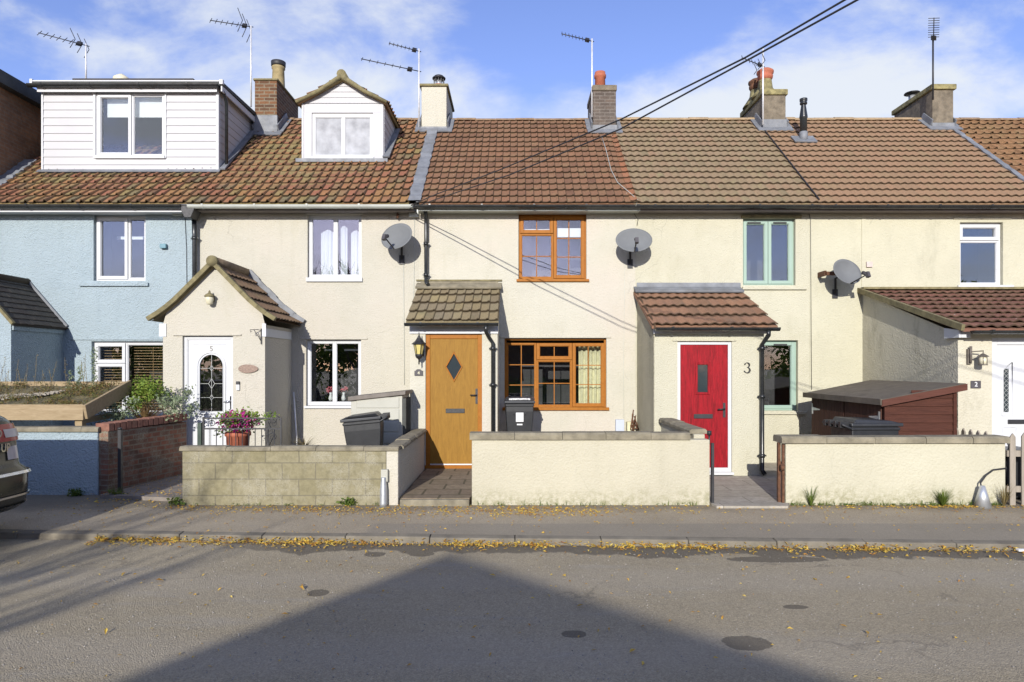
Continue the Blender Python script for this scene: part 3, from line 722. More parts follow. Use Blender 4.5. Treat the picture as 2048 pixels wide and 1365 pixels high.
hd = MB(); hd.box(wx(1482), wx(1602), WY-.05, WY+.004, wz(437), wz(431)); hd.build('hood_mould', M['moss'], h3, bevel=.01)
w, g = window(h3, *O3[1], [(1500,1596,681,822,'s')], M['sage'], sill=(1495,1612,823,829), sillmat=M['cream3'], label='narrow sage green downstairs window', rev=.09)
vt = MB(); vt.box(wx(1550), wx(1577), g[4]-.03, g[4]-.022, wz(691), wz(688)); vt.build('trickle_vent', M['iron'], w)
w, g = window(h2, *O2[0], [(1920,2006,445,480,'s'),(1920,2006,480,572,'f')], M['white'], sill=(1914,2025,571,576), glass='glass_up')
# drip mouldings over openings
for hs, mat, a, b_, c in ((h5,'cream5',600,735,678),(h2,'cream2',1906,2022,438),(h4,'cream4',1000,1222,675),(h6,'blue',140,327,679),(h5,'cream5',611,727,428)):
    mb = MB(); mb.box(wx(a), wx(b_), WY-.02, WY+.003, wz(c)-.015, wz(c)+.025); mb.build('drip_mould', M[mat], hs, bevel=.008)
sm = MB(); sm.box(wx(1723), wx(1731), WY-.012, WY+.002, wz(585), wz(420)); sm.box(wx(1619), wx(1621), WY-.006, WY+.002, wz(780), wz(424)); sm.build('wall_seam', M['cream2'], h2)
sm = MB(); sm.box(wx(1272), wx(1276), WY-.010, WY+.002, wz(580), wz(420)); sm.build('wall_seam', M['cream3'], h3)
# ------------------------------------------------------------------ dormers
def boards(mb, x0, x1, z0, z1, y, p=.155):        # lapped boards facing -y, wedge profile
    z = z0
    while z < z1-.01:
        e = min(z+p, z1); mb.prism([(x0,y-.004,z),(x0,y+.02,z),(x0,y+.02,e-.006),(x0,y+.004,e-.006)], (x1-x0,0,0)); z = e
DY = 13.5
dz0, dz1 = Z(346, DY), Z(172, DY)
dX0, dX1 = X(84, DY), X(436, DY)
wo = hole(192, 330, 186, 315, DY)
d = MB(); d.panel(dX0, dX1, dz0, dz1, DY+.03, [wo], .12)
p = .155; z = dz0
while z < dz1-.02:
    e = min(z+p, dz1)
    for a, b in ((dX0+.03, wo[0]), (wo[1], dX1-.03)) if (z+p > wo[2]+.02 and z < wo[3]) else ((dX0+.03, dX1-.03),):
        d.prism([(a,DY-.008,z+.004),(a,DY+.02,z+.004),(a,DY+.02,e),(a,DY+.006,e)], (b-a,0,0))
    z = e
for sx, dirn in ((dX0, -1), (dX1, 1)):
    z = dz0
    while z < dz1-.02:                             # cheeks, cut by the roof slope
        e = min(z+p, dz1); y1 = min(19, EY + (e-EZ)*(RY-EY)/(RZ-EZ) + .25)
        d.prism([(sx,DY+.03,z+.004),(sx,y1,z+.004),(sx,y1,e),(sx,DY+.03,e)], (dirn*.012, 0, 0))
        d.prism([(sx+dirn*.013,DY+.05,z+.008),(sx+dirn*.013,y1,z+.008),(sx+dirn*.013,y1,z+.02),(sx+dirn*.013,DY+.05,z+.02)], (dirn*.006,0,0)); z = e
dm = d.build('dormer', M['whiteclad'], h6)
t = MB(); t.box(dX0-.004, dX0+.03, DY-.02, DY+.03, dz0, dz1); t.box(dX1-.03, dX1+.02, DY-.02, DY+.05, dz0, dz1)
t.box(wo[0]-.05, wo[0]-.002, DY-.018, DY+.028, wo[2]-.02, wo[3]+.03); t.box(wo[1]+.002, wo[1]+.03, DY-.018, DY+.028, wo[2]-.02, wo[3]+.03); t.build('corner_trim', M['white'], dm, bevel=.004)
ft = MB(); zt = Z(176, DY-.12)
ft.prism([(dX0-.12,DY-.12,zt+.05),(dX0-.12,16.3,zt+.12),(dX0-.12,16.3,zt+.19),(dX0-.12,DY-.12,zt+.12)], (dX1-dX0+.26,0,0)); ft.build('flat_roof', m_plain('dark_green_felt_roof', (.05,.055,.05), .8, .2, 3), dm)
ft = MB(); ft.box(dX0-.03, dX1+.02, DY-.10, DY-.075, zt-.07, zt+.05); ft.box(dX1+.10, dX1+.125, DY-.1, 16.1, zt-.06, zt+.05); ft.build('fascia', M['white'], dm)
gutter('gutter', dX0-.16, dX1+.06, DY-.155, zt+.055, M['black'], dm, .06)
tr = MB(); tr.box(dX0-.1, dX1+.08, DY-.13, DY-.11, zt+.122, zt+.145); tr.box(dX1+.085, dX1+.15, DY-.14, DY-.07, zt+.07, zt+.16); tr.box(dX0-.15, dX0-.10, DY-.14, DY-.07, zt+.07, zt+.17); tr.build('roof_edge_trim', M['white'], dm)
pipe('downpipe', [(dX1+.09,DY-.09,zt+.02),(dX1+.10,DY+.05,zt-.05),(dX1+.10,DY+.16,zt-.2),(dX1+.10,DY+.16,roofz(DY+.16)+.07)], .032, M['black'], dm)
w, g = window(h6, 192,330,186,315, [(192,263,186,315,'s'),(263,330,186,315,'f')], M['white'], y=DY, rev=.01, glass='glass_up', sill=(191,331,312,318), room=1.0, label='white window in the boxy dormer')
b = MB(); b.box(g[0]+.12, g[1]-.1, g[4]+.16, g[4]+.17, Z(229,DY), g[3]-.03); b.build('blind', M['blind'], w)
ap = MB(); ap.obox(((dX0+dX1)/2,DY-.05,roofz(DY-.05)+.062), (1,0,0), SLN, Vector((1,0,0)).cross(SLN), (dX1-dX0)/2+.06, .05, .008); ap.bar(Vector((dX1+.06,DY,roofz(DY)+.07)), Vector((dX1+.06,15.9,roofz(15.9)+.07)), .16, .03); ap.build('lead_flashing', M['lead'], dm)
# gabled dormer on the cream cottage
DY = 13.95
ax0, ax1 = X(604, DY), X(767, DY); az0 = Z(321, DY); ez = Z(208, DY); apz = Z(163, DY); axm = (ax0+ax1)/2
wo = hole(624, 746, 228, 316, DY)
d = MB(); d.panel(ax0, ax1, az0, ez, DY+.02, [wo], .12)
d.poly([(ax0,DY+.02,ez),(ax1,DY+.02,ez),(axm,DY+.02,apz)])
zz = ez-.10
for i in range(5):
    e = zz+.115; hw = lambda q: (ax1-ax0)/2*max(0, min(1, (apz-q)/(apz-ez)))
    a, b = hw(max(zz, ez)), hw(min(e, apz-.02))
    if i > 0: d.prism([(axm-a,DY+.000,zz),(axm+a,DY+.000,zz),(axm+b,DY+.012,e-.004),(axm-b,DY+.012,e-.004)], (0,.03,0))
    zz = e
d.box(ax0+.04, ax1-.04, DY-.006, DY+.018, wo[3]+.02, ez-.01)
for a, b in ((ax0, ax0+.04), (ax1-.04, ax1), (ax0+.042, wo[0]-.002), (wo[1]+.002, ax1-.042)):
    d.box(a, b, DY-(.02 if b-a < .05 else .008), DY+.018, az0+.01, (ez if b-a < .05 else wo[3]+.018))
for sx, dirn in ((ax0, -1), (ax1, 1)):
    z = az0
    while z < ez-.02:
        e = min(z+.15, ez); y1 = EY + (e-EZ)*(RY-EY)/(RZ-EZ) + .3
        d.prism([(sx,DY+.02,z+.004),(sx,y1,z+.004),(sx,y1,e),(sx,DY+.02,e)], (dirn*.012,0,0)); d.box(min(sx+dirn*.013, sx+dirn*.02), max(sx+dirn*.013, sx+dirn*.02), DY+.03, y1, z+.008, z+.02); z = e
dm2 = d.build('dormer', M['whiteclad'], h5)
slope = (apz-ez)/((ax1-ax0)/2); ov = .09
for sgn in (-1, 1):
    r = MB(); V_ = Vector((-sgn, 0, slope)).normalized(); ex = axm + sgn*((ax1-ax0)/2+ov); O = Vector((ex, DY-.10, apz+.05-slope*((ax1-ax0)/2+ov)))
    L = ((ax1-ax0)/2+ov)*math.hypot(1, slope)
    if sgn > 0: tiles(r, O, (0,1,0), V_, 2.2, L, .18, .25, prof_roll, seed=21, lip=.03)
    else: tiles(r, O+Vector((0,2.2,0)), (0,-1,0), V_, 2.2, L, .18, .25, prof_roll, seed=22, lip=.03)
    o = r.build('dormer_roof', M['tile5'], dm2)
    v = MB(); a = O + Vector((0,-.012,-.01)); b = a + V_*L; m_ = (a+b)/2 + Vector((0,0,-.03))
    v.tube([a+Vector((-sgn*.0,0,.0)), m_, b+Vector((0,0,.02))], [.035,.045,.05], 8); v.build('verge_mortar', M['moss'], dm2)
v = MB(); v.tube([(axm,DY-.13,apz+.10),(axm,16.1,apz+.10)], .095, 10); v.build('ridge_tile', M['moss'], dm2)
w, g = window(h5, 624,746,228,316, [(624,686,228,316,'f'),(686,746,228,316,'f')], M['white'], y=DY, rev=.02, glass='frost', sill=(623,748,314,319), room=0, label='frosted white window in the gabled dormer')
ap = MB(); ap.box(ax0-.1, ax1+.1, DY-.10, DY+.0, az0-.06, az0+.012); ap.bar(Vector((ax1+.06,DY-.05,roofz(DY)+.07)), Vector((ax1+.06,15.2,roofz(15.2)+.07)), .14, .03); ap.build('lead_flashing', M['lead'], dm2)

# ------------------------------------------------------------------ chimneys
def chimney(hs, x0, x1, y0, y1, z1, mat, cap, capmat, lead=.28, capo=.03, label=None):
    mb = MB(); mb.box(x0, x1, y0, y1, 6.4, z1); c = mb.build('chimney', M[mat], hs, bevel=.012)
    if label: c['label'] = label
    k = MB(); k.box(x0-capo, x1+capo, y0-capo, y1+capo, z1, z1+cap); k.build('chimney_cap', M[capmat], c, bevel=.02)
    f = MB(); zb = roofz(y0); f.box(x0-.015, x1+.015, y0-.018, y0+.05, zb-.1, zb+lead)
    f.obox(((x0+x1)/2, y0-.07, roofz(y0-.07)+.062), (1,0,0), SLN, Vector((1,0,0)).cross(SLN), (x1-x0)/2+.13, .10, .012)
    for sx in (x0-.03, x1+.03):
        a = Vector((sx, y0, roofz(y0)+.1)); b = Vector((sx, RY-.1, roofz(RY-.1)+.1)); f.bar(a, b, .03, .22)
        f.bar(a+Vector((0,0,-.035)), b+Vector((0,0,-.035)), .22, .02)
    f.build('lead_flashing', M['lead'], c); return c
c1 = chimney(h5, -5.76, -5.27, 15.1, 16.6, 8.24, 'brick_chim', .05, 'moss', .42)
pt = MB(); pt.lathe([(.15,0),(.145,.1),(.13,.48),(.15,.5),(.15,.54),(.13,.56),(.12,.56)], (-5.46,15.75,8.28), 20); pt.build('chimney_pot', M['terrabuff'], c1)
pt = MB(); pt.lathe([(.155,.555),(.16,.56),(.165,.66),(.145,.67),(.145,.60),(.02,.60)], (-5.46,15.75,8.28), 20); pt.build('pot_cowl', M['iron'], c1)
c2 = chimney(h5, -2.09, -1.53, 15.25, 16.75, 8.17, 'cream4', .06, 'moss', .10, .045, 'cream rendered chimney with steel cowl')
cx_, cy_ = -1.76, 15.8
pt = MB(); pt.lathe([(.15,0),(.15,.12),(.125,.16),(.14,.2)], (cx_,cy_,8.22), 20); pt.build('chimney_pot', M['terra'], c2)
pt = MB(); pt.lathe([(.06,.18),(.06,.33)], (cx_,cy_,8.22), 12); pt.build('flue_liner', M['metal'], c2)
pt = MB(); pt.lathe([(.10,.36),(.15,.345),(.155,.37),(.10,.42),(.0,.43)], (cx_,cy_,8.22), 20)
for i in range(12):
    a = i*math.pi/6; pt.bar((cx_+.12*math.cos(a),cy_+.12*math.sin(a),8.42), (cx_+.12*math.cos(a),cy_+.12*math.sin(a),8.575), .01, .01)
pt.build('pot_cowl', M['iron'], c2)
c3 = chimney(h4, 1.74, 2.25, 15.2, 16.3, 8.06, 'brick_grey', .13, 'stonedark', .16, .02, 'sooty brown brick chimney with one tall red pot')
pt = MB(); pt.lathe([(.13,0),(.115,.36),(.135,.37),(.14,.43),(.125,.45),(.12,.5),(.08,.51)], (1.96,15.72,8.19), 20); pt.build('chimney_pot', M['terra'], c3)
c4 = chimney(h3, 5.55, 6.07, 15.3, 16.7, 8.0, 'stonedark', .13, 'lichen', .24, .04, 'speckled render chimney with a mound of lichened mortar')
pt = MB(); pt.lathe([(.30,0),(.27,.08),(.17,.2),(.14,.42),(.15,.45)], (5.76,15.72,8.10), 18); pt.lathe([(.32,0),(.25,.1),(.16,.24),(.14,.4)], (5.76,16.28,8.10), 18); pt.build('mortar_mound', M['lichen'], c4)
for yy, col in ((15.72,'terra'),(16.28,'rust')):
    pt = MB(); pt.lathe([(.13,.38),(.17,.45),(.175,.5),(.15,.52),(.19,.56),(.19,.61),(.12,.66)], (5.76,yy,8.10), 14); pt.build('chimney_pot', M[col], c4)
c5 = chimney(h2, 9.39, 9.86, 15.35, 16.9, 8.14, 'stonedark', .12, 'lichen', .14, .05, 'speckled render chimney beside the orange pantiles')
pt = MB(); pt.lathe([(.08,0),(.08,.2)], (9.6,16.5,8.26), 12); pt.build('flue_liner', M['metal'], c5)
pt = MB(); pt.lathe([(.0,.33),(.17,.27),(.18,.25),(.0,.24)], (9.6,16.5,8.26), 18); pt.build('pot_cowl', M['iron'], c5)
c0 = MB(); c0.box(-9.45, -9.0, 16.2, 17.0, 6.5, 7.75); c0 = c0.build('chimney', M['brick_chim'], h6); c0['label'] = 'chimney mostly hidden behind the boxy dormer'
pt = MB(); px_ = X(243, 16.5); pt.lathe([(.16,0),(.16,.2),(.15,.36)], (px_,16.5,8.42), 18); pt2 = pt.build('chimney_pot', M['terrabuff'], c0)
bs = MB(); bs.box(px_-.25, px_+.25, 16.25, 16.8, 7.3, 8.43); bs.build('chimney_stack', M['brick_chim'], c0)
pt = MB(); pt.lathe([(.165,.36),(.19,.40),(.18,.47),(.05,.56),(0,.57)], (px_,16.5,8.42), 18); pt.build('pot_cowl', M['opal'], c0)
# boiler flue on roof of number 2
fx, fy = X(1607,14.76), 14.76; fz = roofz(fy)
fl = thing('boiler_flue', 'black roof flue poking through the salmon tiles', 'flue', (fx,fy,fz))
k = MB(); k.lathe([(.075,.18),(.075,.50),(.085,.52),(.085,.54),(.05,.78),(.05,.80)], (fx,fy,fz), 16); k.build('flue_pipe', M['black'], fl)
k = MB(); k.lathe([(.05,.80),(.075,.81),(.075,.85),(.06,.86),(.08,.88),(.08,.93),(.05,.94)], (fx,fy,fz), 16); k.build('cowl', M['black'], fl)
k = MB(); k.lathe([(.09,-.05),(.085,.19),(.07,.2)], (fx,fy,fz+.02), 14); k.obox((fx,fy-.03,fz+.05), (1,0,0), SLN, Vector((1,0,0)).cross(SLN), .24, .16, .012); k.build('flashing_collar', M['lead'], fl)

# ------------------------------------------------------------------ porches
def door_base(hs, x0, x1, z0, z1, y, fmat, lmat, fw=.065, label=None, rev=.05):
    """returns the door leaf object; frame is a child of it"""
    yf = y+rev; lf = MB(); lf.box(x0+fw, x1-fw, yf+.012, yf+.055, z0+.035, z1-fw)
    return lf, yf
# --- number 5, gabled
PY = 11.43; x0, x1 = X(326, PY), X(530, PY); ez = Z(650, PY); apz = Z(540, PY); xm = X(430, PY)
do = (X(365,PY), X(466,PY), .19, Z(672,PY))
pw = MB(); pw.panel(x0, x1, BASE, ez, PY, [(do[0], do[1], BASE, do[3])], .16)
def under(sgn):                                  # the gable wall follows the swept underside of the roof
    hw_ = (x1-xm+.13) if sgn > 0 else (xm-x0+.13); dr_ = apz+.10-(ez+.02); V0 = Vector((-sgn*hw_,0,dr_)); L0 = V0.length; V0.normalize(); N0 = Vector((sgn*dr_,0,hw_)).normalized(); O0 = Vector((xm+sgn*hw_,PY,apz+.10-dr_)); o_ = []
    for i in range(17):
        v_ = L0*i/16; p_ = O0 + V0*v_ + N0*(.09*max(0,1-v_/(L0*.45))**2-.03)
        if (p_.x-xm)*sgn <= (x1-xm if sgn > 0 else xm-x0): o_.append((p_.x,PY,p_.z))
    return o_
pw.poly([(x0,PY,ez),(x1,PY,ez)]+under(1)+under(-1)[::-1])
pw.quad((x1,PY,BASE),(x1,WY,BASE),(x1,WY,ez),(x1,PY,ez)); pw.quad((x0,WY,BASE),(x0,PY,BASE),(x0,PY,ez),(x0,WY,ez))
porch5 = pw.build('porch', M['cream5'], h5); porch5['label'] = 'gabled entrance porch'
ov = .13; hwL = xm-x0+ov; hwR = x1-xm+ov; zr = apz+.10
for sgn, hw, sd in ((1, hwR, 31), (-1, hwL, 32)):
    drop = zr - (ez+.02); V_ = Vector((-sgn*hw, 0, drop)); L = V_.length; V_.normalize(); O = Vector((xm+sgn*hw, PY-.06, zr-drop))
    r = MB()
    if sgn > 0: tiles(r, O, (0,1,0), V_, WY-PY+.05, L, .15, .30, prof_wave, seed=sd, kick=.09, lip=.03, jit=.006)
    else: tiles(r, O+Vector((0,WY-PY+.05,0)), (0,-1,0), V_, WY-PY+.05, L, .15, .30, prof_wave, seed=sd, kick=.09, lip=.03, jit=.006)
    N_ = Vector((sgn*drop, 0, hw)).normalized()
    n_ = len(r.v)
    for i in range(9):
        v = L*i/8; kk = .09*max(0, 1-v/(L*.45))**2
        q = O + V_*v + N_*(kk-.035); r.v += [tuple(q), (q.x, WY, q.z)]; r.uv += [(.5,.5)]*2
    for i in range(8): r._f(n_+2*i, n_+2*i+1, n_+2*i+3, n_+2*i+2)
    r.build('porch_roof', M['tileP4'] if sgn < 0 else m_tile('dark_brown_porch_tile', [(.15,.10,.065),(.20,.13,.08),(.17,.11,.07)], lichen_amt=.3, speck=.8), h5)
    vg = MB(); pts = []
    for i in range(9):
        v = L*i/8; kk = .09*max(0, 1-v/(L*.45))**2; pts.append(O + V_*v + N_*(kk+.012) + Vector((0,-.03,0)))
    for i in range(8):
        vg.bar(pts[i]-V_*.004, pts[i+1], .07, .085, up=(0,1,0))
    vg.build('verge_mortar', M['moss'], h5)
rd = MB(); rd.tube([(xm,PY-.09,zr+.03),(xm,PY+.5,zr+.035),(xm,WY,zr+.03)], .085, 12); rd.build('porch_ridge', m_plain('dark_ridge_tile', (.15,.11,.07), .95, .3, 9, bump=.5, dirt=.4), h5)
rd = MB(); rd.lathe([(.0,-.01),(.092,0),(.095,.05)], (xm,PY-.135,zr+.03), 14, axis='y'); rd.build('ridge_end', M['moss'], h5)
ld = MB(); V_ = Vector((-hwR,0,zr-ez-.02)); L_ = V_.length; V_.normalize(); N_ = Vector((zr-ez-.02,0,hwR)).normalized()
pts = [Vector((xm+hwR, WY-.06, ez+.02)) + V_*(L_*i/6) + N_*(.06+.09*max(0,1-(i/6)/.45)**2) for i in range(7)]
for i in range(6): ld.bar(pts[i]+N_*(.012*(i%2)), pts[i+1]+N_*(.012*(i%2)), .12, .05, up=(0,1,0))
ld.build('lead_flashing', M['lead'], h5)
for bx_ in ((x0-.06, x0+.06, PY-.015, PY-.002, ez-.20, ez+.02),(x1-.045, x1+.02, PY-.015, PY-.002, ez-.20, ez+.02),(x1+.002, x1+.022, PY-.01, WY-.08, ez-.20, ez-.06)):
    bb = MB(); bb.box(*bx_); bb.build('barge_board', M['white'], h5, bevel=.003)
dp = MB(); dp.box(X(347,PY), X(483,PY), PY-.025, PY+.003, do[3]+.0, do[3]+.03); dp.build('drip_mould', M['cream5'], h5, bevel=.008)
# door 5
a, b, c, e = do; yf = PY+.05
lf = MB(); fr = MB(); fr.ring(a, b, c, e, yf, yf+.07, .05); fr.ring(a+.052, b-.052, c+.052, e-.052, yf+.008, yf+.06, .016)
lx0, lx1 = a+.07, b-.07
gx0, gx1, gz0, gzt = X(395,PY), X(443,PY), Z(824,PY), Z(709,PY); gr = (gx1-gx0)/2; gcx = (gx0+gx1)/2; gzc = gzt-gr
n = 16; arch = [(gcx+gr*math.cos(math.pi*i/n), gzc+gr*math.sin(math.pi*i/n)) for i in range(n+1)]
yy = yf+.02
# leaf face around the arched glass
lf.quad((lx0,yy,c+.06),(lx1,yy,c+.06),(lx1,yy,gz0),(lx0,yy,gz0)); lf.quad((lx0,yy,gzt+.0),(lx1,yy,gzt+.0),(lx1,yy,e-.06),(lx0,yy,e-.06))
lf.quad((lx0,yy,gz0),(gx0,yy,gz0),(gx0,yy,gzc),(lx0,yy,gzc)); lf.quad((gx1,yy,gz0),(lx1,yy,gz0),(lx1,yy,gzc),(gx1,yy,gzc))
lf.poly([(gx1,yy,gzc),(lx1,yy,gzc),(lx1,yy,gzt)]+[(p_[0],yy,p_[1]) for p_ in arch[:n//2+1]][::-1])
lf.poly([(lx0,yy,gzt)]+[(lx0,yy,gzc)]+[(p_[0],yy,p_[1]) for p_ in arch[n//2:]][::-1])
lf.box(lx0, lx1, yy+.03, yy+.04, c+.06, gz0-.02)
outl = [(gx0,gz0)]+[(gx1,gz0)]+arch
def moulding(mb, pts, y, r=.012, closed=True):
    P = [(q[0], y, q[1]) for q in pts]; P = P+[P[0]] if closed else P
    mb.tube(P, r, 6, cap=False)
oo = [(gcx+(gr+.035)*math.cos(math.pi*i/n), gzc+(gr+.035)*math.sin(math.pi*i/n)) for i in range(n+1)]
moulding(lf, [(gx0-.035,gz0-.035),(gx1+.035,gz0-.035)]+oo, yy, .016); moulding(lf, outl, yy, .009)
moulding(lf, [(lx0+.07,e-.14),(lx1-.07,e-.14),(lx1-.07,e-.141)], yy, .006, False)
for q0, q1 in ((lx0+.08, (lx0+lx1)/2-.03), ((lx0+lx1)/2+.03, lx1-.08)): moulding(lf, [(q0,c+.14),(q1,c+.14),(q1,gz0-.12),(q0,gz0-.12)], yy, .010)
dr = lf.build('door', M['white'], h5); dr['label'] = 'white door with an arched leaded pane and number 5'
fr.build('door_frame', M['white'], dr, bevel=.003)
gl = MB(); gl.poly([(q[0], yy+.015, q[1]) for q in outl]); gl.build('pane', M['glass_dark'], dr)
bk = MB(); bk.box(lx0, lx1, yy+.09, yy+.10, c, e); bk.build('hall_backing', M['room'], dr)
cm = MB()
def came(p, q): cm.bar((p[0],yy+.010,p[1]), (q[0],yy+.010,q[1]), .006, .004, up=(0,1,0))
zs = [Z(v_,PY) for v_ in (737,768,796)]
came((gcx,gz0),(gcx,gzt))
for zz_, s_ in zip(zs, (.05,.085,.05)):
    came((gx0,zz_),(gcx-s_*.6,zz_)); came((gcx+s_*.6,zz_),(gx1,zz_))
    for u_, v_ in (((-.6,0),(0,1)),((0,1),(.6,0)),((.6,0),(0,-1)),((0,-1),(-.6,0))): came((gcx+u_[0]*s_,zz_+u_[1]*s_),(gcx+v_[0]*s_,zz_+v_[1]*s_))
cm.build('leading', M['lead_line'], dr)
hb = MB(); hx_, hz_ = X(459,PY), Z(805,PY); hb.box(hx_-.018, hx_+.018, yy-.012, yy-.001, hz_-.12, hz_+.10); hb.tube([(hx_,yy-.02,hz_+.02),(hx_,yy-.05,hz_+.02),(hx_-.11,yy-.05,hz_+.0)], .009, 8); hb.build('handle', M['chrome'], dr)
text(dr, '5', X(419,PY), yy-.004, Z(698,PY), .125, m_plain('grey_number', (.22,.21,.19), .5), ext=.003, bold=.0015)
# --- number 4, lean-to porch with golden oak door
PY = 11.65; x0, x1 = X(820, PY), X(995, PY); topz = wz(576); eY = 11.42; ez = Z(643, eY)
do = (X(851,PY), X(964,PY), .175, Z(669,PY))
pw = MB(); pw.panel(x0, x1, BASE, Z(651,PY), PY, [(do[0], do[1], BASE, do[3])], .14)
pw.quad((x1,PY,BASE),(x1,WY,BASE),(x1,WY,topz-.06),(x1,PY,Z(651,PY))); pw.quad((x0,WY,BASE),(x0,PY,BASE),(x0,PY,Z(651,PY)),(x0,WY,topz-.06))
p4 = pw.build('porch', M['cream4'], h4); p4['label'] = 'lean-to entrance porch'
def leanto(parent, xa, xb, eY, ez, tz, mat, pitch, n, prof, seed, **kw):
    V_ = Vector((0, WY-eY, tz-ez)); L = V_.length; r = MB(); tiles(r, (xa, eY, ez), (1,0,0), V_, xb-xa, L, pitch, L/n, prof, seed=seed, **kw)
    return r.build('porch_roof', mat, parent)
leanto(h4, X(812,eY), X(997,eY), eY, ez, topz, M['tileP4'], .158, 4, prof_roman, 41, jit=.012)
ld = MB(); ld.obox(((x0+x1)/2, WY-.07, topz+.035), (1,0,0), Vector((0,WY-eY,topz-ez)).normalized(), Vector((1,0,0)).cross(Vector((0,WY-eY,topz-ez)).normalized()), .80, .13, .02); ld.box(x0+.02, x1-.02, WY-.02, WY-.002, topz+.03, wz(563)); ld.build('lead_flashing', M['concrete'], h4, bevel=.01)
ld = MB(); ld.box(wx(833), wx(1004), WY-.03, WY+.002, wz(563), wz(560)); ld.build('drip_mould', M['moss'], h4)
gutter('gutter', X(810,eY), X(996,eY), eY-.02, ez-.03, M['black'], p4, .055)
fb = MB(); fb.box(x0-.005, x1+.01, PY-.028, PY-.003, Z(668,PY), Z(652,PY)); fb.build('fascia', M['white'], p4, bevel=.003)
ppx, ppy = X(986,PY-.05), PY-.055; q0 = X(972,eY)
pipe('downpipe', [(q0,eY-.02,ez-.07),(q0,eY-.0,ez-.17),(q0+.03,ppy-.02,ez-.24),(ppx,ppy,ez-.36),(ppx,ppy,.14)], .034, M['black'], p4, [(ppx,ppy,ez-.45),(ppx,ppy,1.6),(ppx,ppy,.6)])
a, b, c, e = do; yf = PY+.03
fr = MB(); fr.ring(a, b, c-.06, e, yf, yf+.07, .075); fr.box(a-.01, b+.01, PY-.03, yf-.002, c-.02, c+.055)
lf = MB(); lx0, lx1, lz0, lz1 = a+.075, b-.075, c+.05, e-.075; yy = yf+.018
dcx, dcz, dwx, dwz = X(907.5,PY), Z(734,PY), X(920,PY)-X(907.5,PY)+.02, .225
D = [(dcx-dwx,dcz),(dcx,dcz-dwz),(dcx+dwx,dcz),(dcx,dcz+dwz)]
P3 = lambda q: (q[0], yy, q[1])
BL, BR, TR, TL = (lx0,lz0),(lx1,lz0),(lx1,lz1),(lx0,lz1)
lf.poly([P3(BL),P3((dcx,lz0)),P3(D[1]),P3(D[0]),P3((lx0,dcz))]); lf.poly([P3((dcx,lz0)),P3(BR),P3((lx1,dcz)),P3(D[2]),P3(D[1])])
lf.poly([P3((lx1,dcz)),P3(TR),P3((dcx,lz1)),P3(D[3]),P3(D[2])]); lf.poly([P3((dcx,lz1)),P3(TL),P3((lx0,dcz)),P3(D[0]),P3(D[3])])
dr = lf.build('door', M['oak'], h4); dr['label'] = 'golden oak door with a diamond pane'
fr.build('door_frame', M['oakframe'], dr, bevel=.006)
dm_ = MB()
for i in range(4):
    p_, q_ = D[i], D[(i+1)%4]; k1, k2 = 1.18, 1.0
    A_ = [(dcx+(p_[0]-dcx)*k1, dcz+(p_[1]-dcz)*k1), (dcx+(q_[0]-dcx)*k1, dcz+(q_[1]-dcz)*k1), q_, p_]
    dm_.prism([(u_[0], yy-.018, u_[1]) for u_ in A_], (0,.03,0))
dm_.build('pane_moulding', M['oakframe'], dr, bevel=.004)
gl = MB(); gl.poly([(q[0], yy+.008, q[1]) for q in D]); gl.build('pane', M['carglass'], dr)
hb = MB(); hx_, hz_ = X(953,PY), Z(793,PY); hb.box(hx_-.02, hx_+.02, yy-.012, yy-.001, hz_-.13, hz_+.13); hb.tube([(hx_,yy-.02,hz_+.02),(hx_,yy-.055,hz_+.02),(hx_-.11,yy-.055,hz_+.02)], .010, 8); hb.build('handle', M['iron'], dr)
lb = MB(); lb.box(X(891,PY), X(929,PY), yy-.014, yy-.001, Z(827,PY), Z(818,PY)); lb.build('letterbox', M['iron'], dr, bevel=.005)
wb = MB(); wb.box(lx0, lx1, yy-.02, yy-.002, lz0+.0, lz0+.022); wb.build('weather_bar', M['alu'], dr)
# --- number 3, lean-to porch with red door
PY = 11.25; x0, x1 = X(1309, PY), X(1528, PY); topz = wz(584); eY = 11.05; ez = Z(652, eY)
do = (X(1355,PY), X(1464,PY), .14, Z(683,PY))
pw = MB(); pw.panel(x0, x1, BASE, Z(667,PY), PY, [(do[0], do[1], BASE, do[3])], .14)
pw.quad((x1,PY,BASE),(x1,WY,BASE),(x1,WY,topz-.06),(x1,PY,Z(667,PY)))
p3 = pw.build('porch', M['cream3'], h3); p3['label'] = 'lean-to entrance porch'
pw = MB(); pw.prism([(x0-.012,PY+.002,BASE),(x0-.012,WY-.002,BASE),(x0-.012,WY-.002,topz-.08),(x0-.012,PY+.002,Z(669,PY))], (.1,0,0)); pw.build('porch_side', M['dash'], h3)
leanto(h3, X(1304,eY), X(1556,eY), eY, ez, topz, M['tileP3'], .155, 4, prof_wave, 51, jit=.01)
sk = MB(); sk.prism([(x0-.05,eY,ez-.05),(x0-.05,WY,topz-.05),(x0-.05,WY,topz+.04),(x0-.05,eY,ez+.04)], (.03,0,0)); sk.build('verge_mortar', M['tileP3'], h3)
ld = MB(); V_ = Vector((0,WY-eY,topz-ez)).normalized(); ld.obox(((x0+x1)/2+.02, WY-.10, topz+.035), (1,0,0), V_, Vector((1,0,0)).cross(V_), 1.0, .15, .02); ld.box(x0-.02, wx(1481), WY-.02, WY-.002, topz+.03, wz(566)); ld.build('lead_flashing', M['lead'], h3, bevel=.008)
gutter('gutter', X(1311,eY), X(1557,eY), eY-.03, ez-.03, M['black'], p3, .058)
fb = MB(); fb.box(x0-.02, x1+.10, PY-.032, PY-.003, Z(668,PY), Z(657,PY)); fb.build('fascia', M['white'], p3, bevel=.003)
ppx, ppy = X(1524,PY-.06), PY-.06; q0 = X(1536,eY)
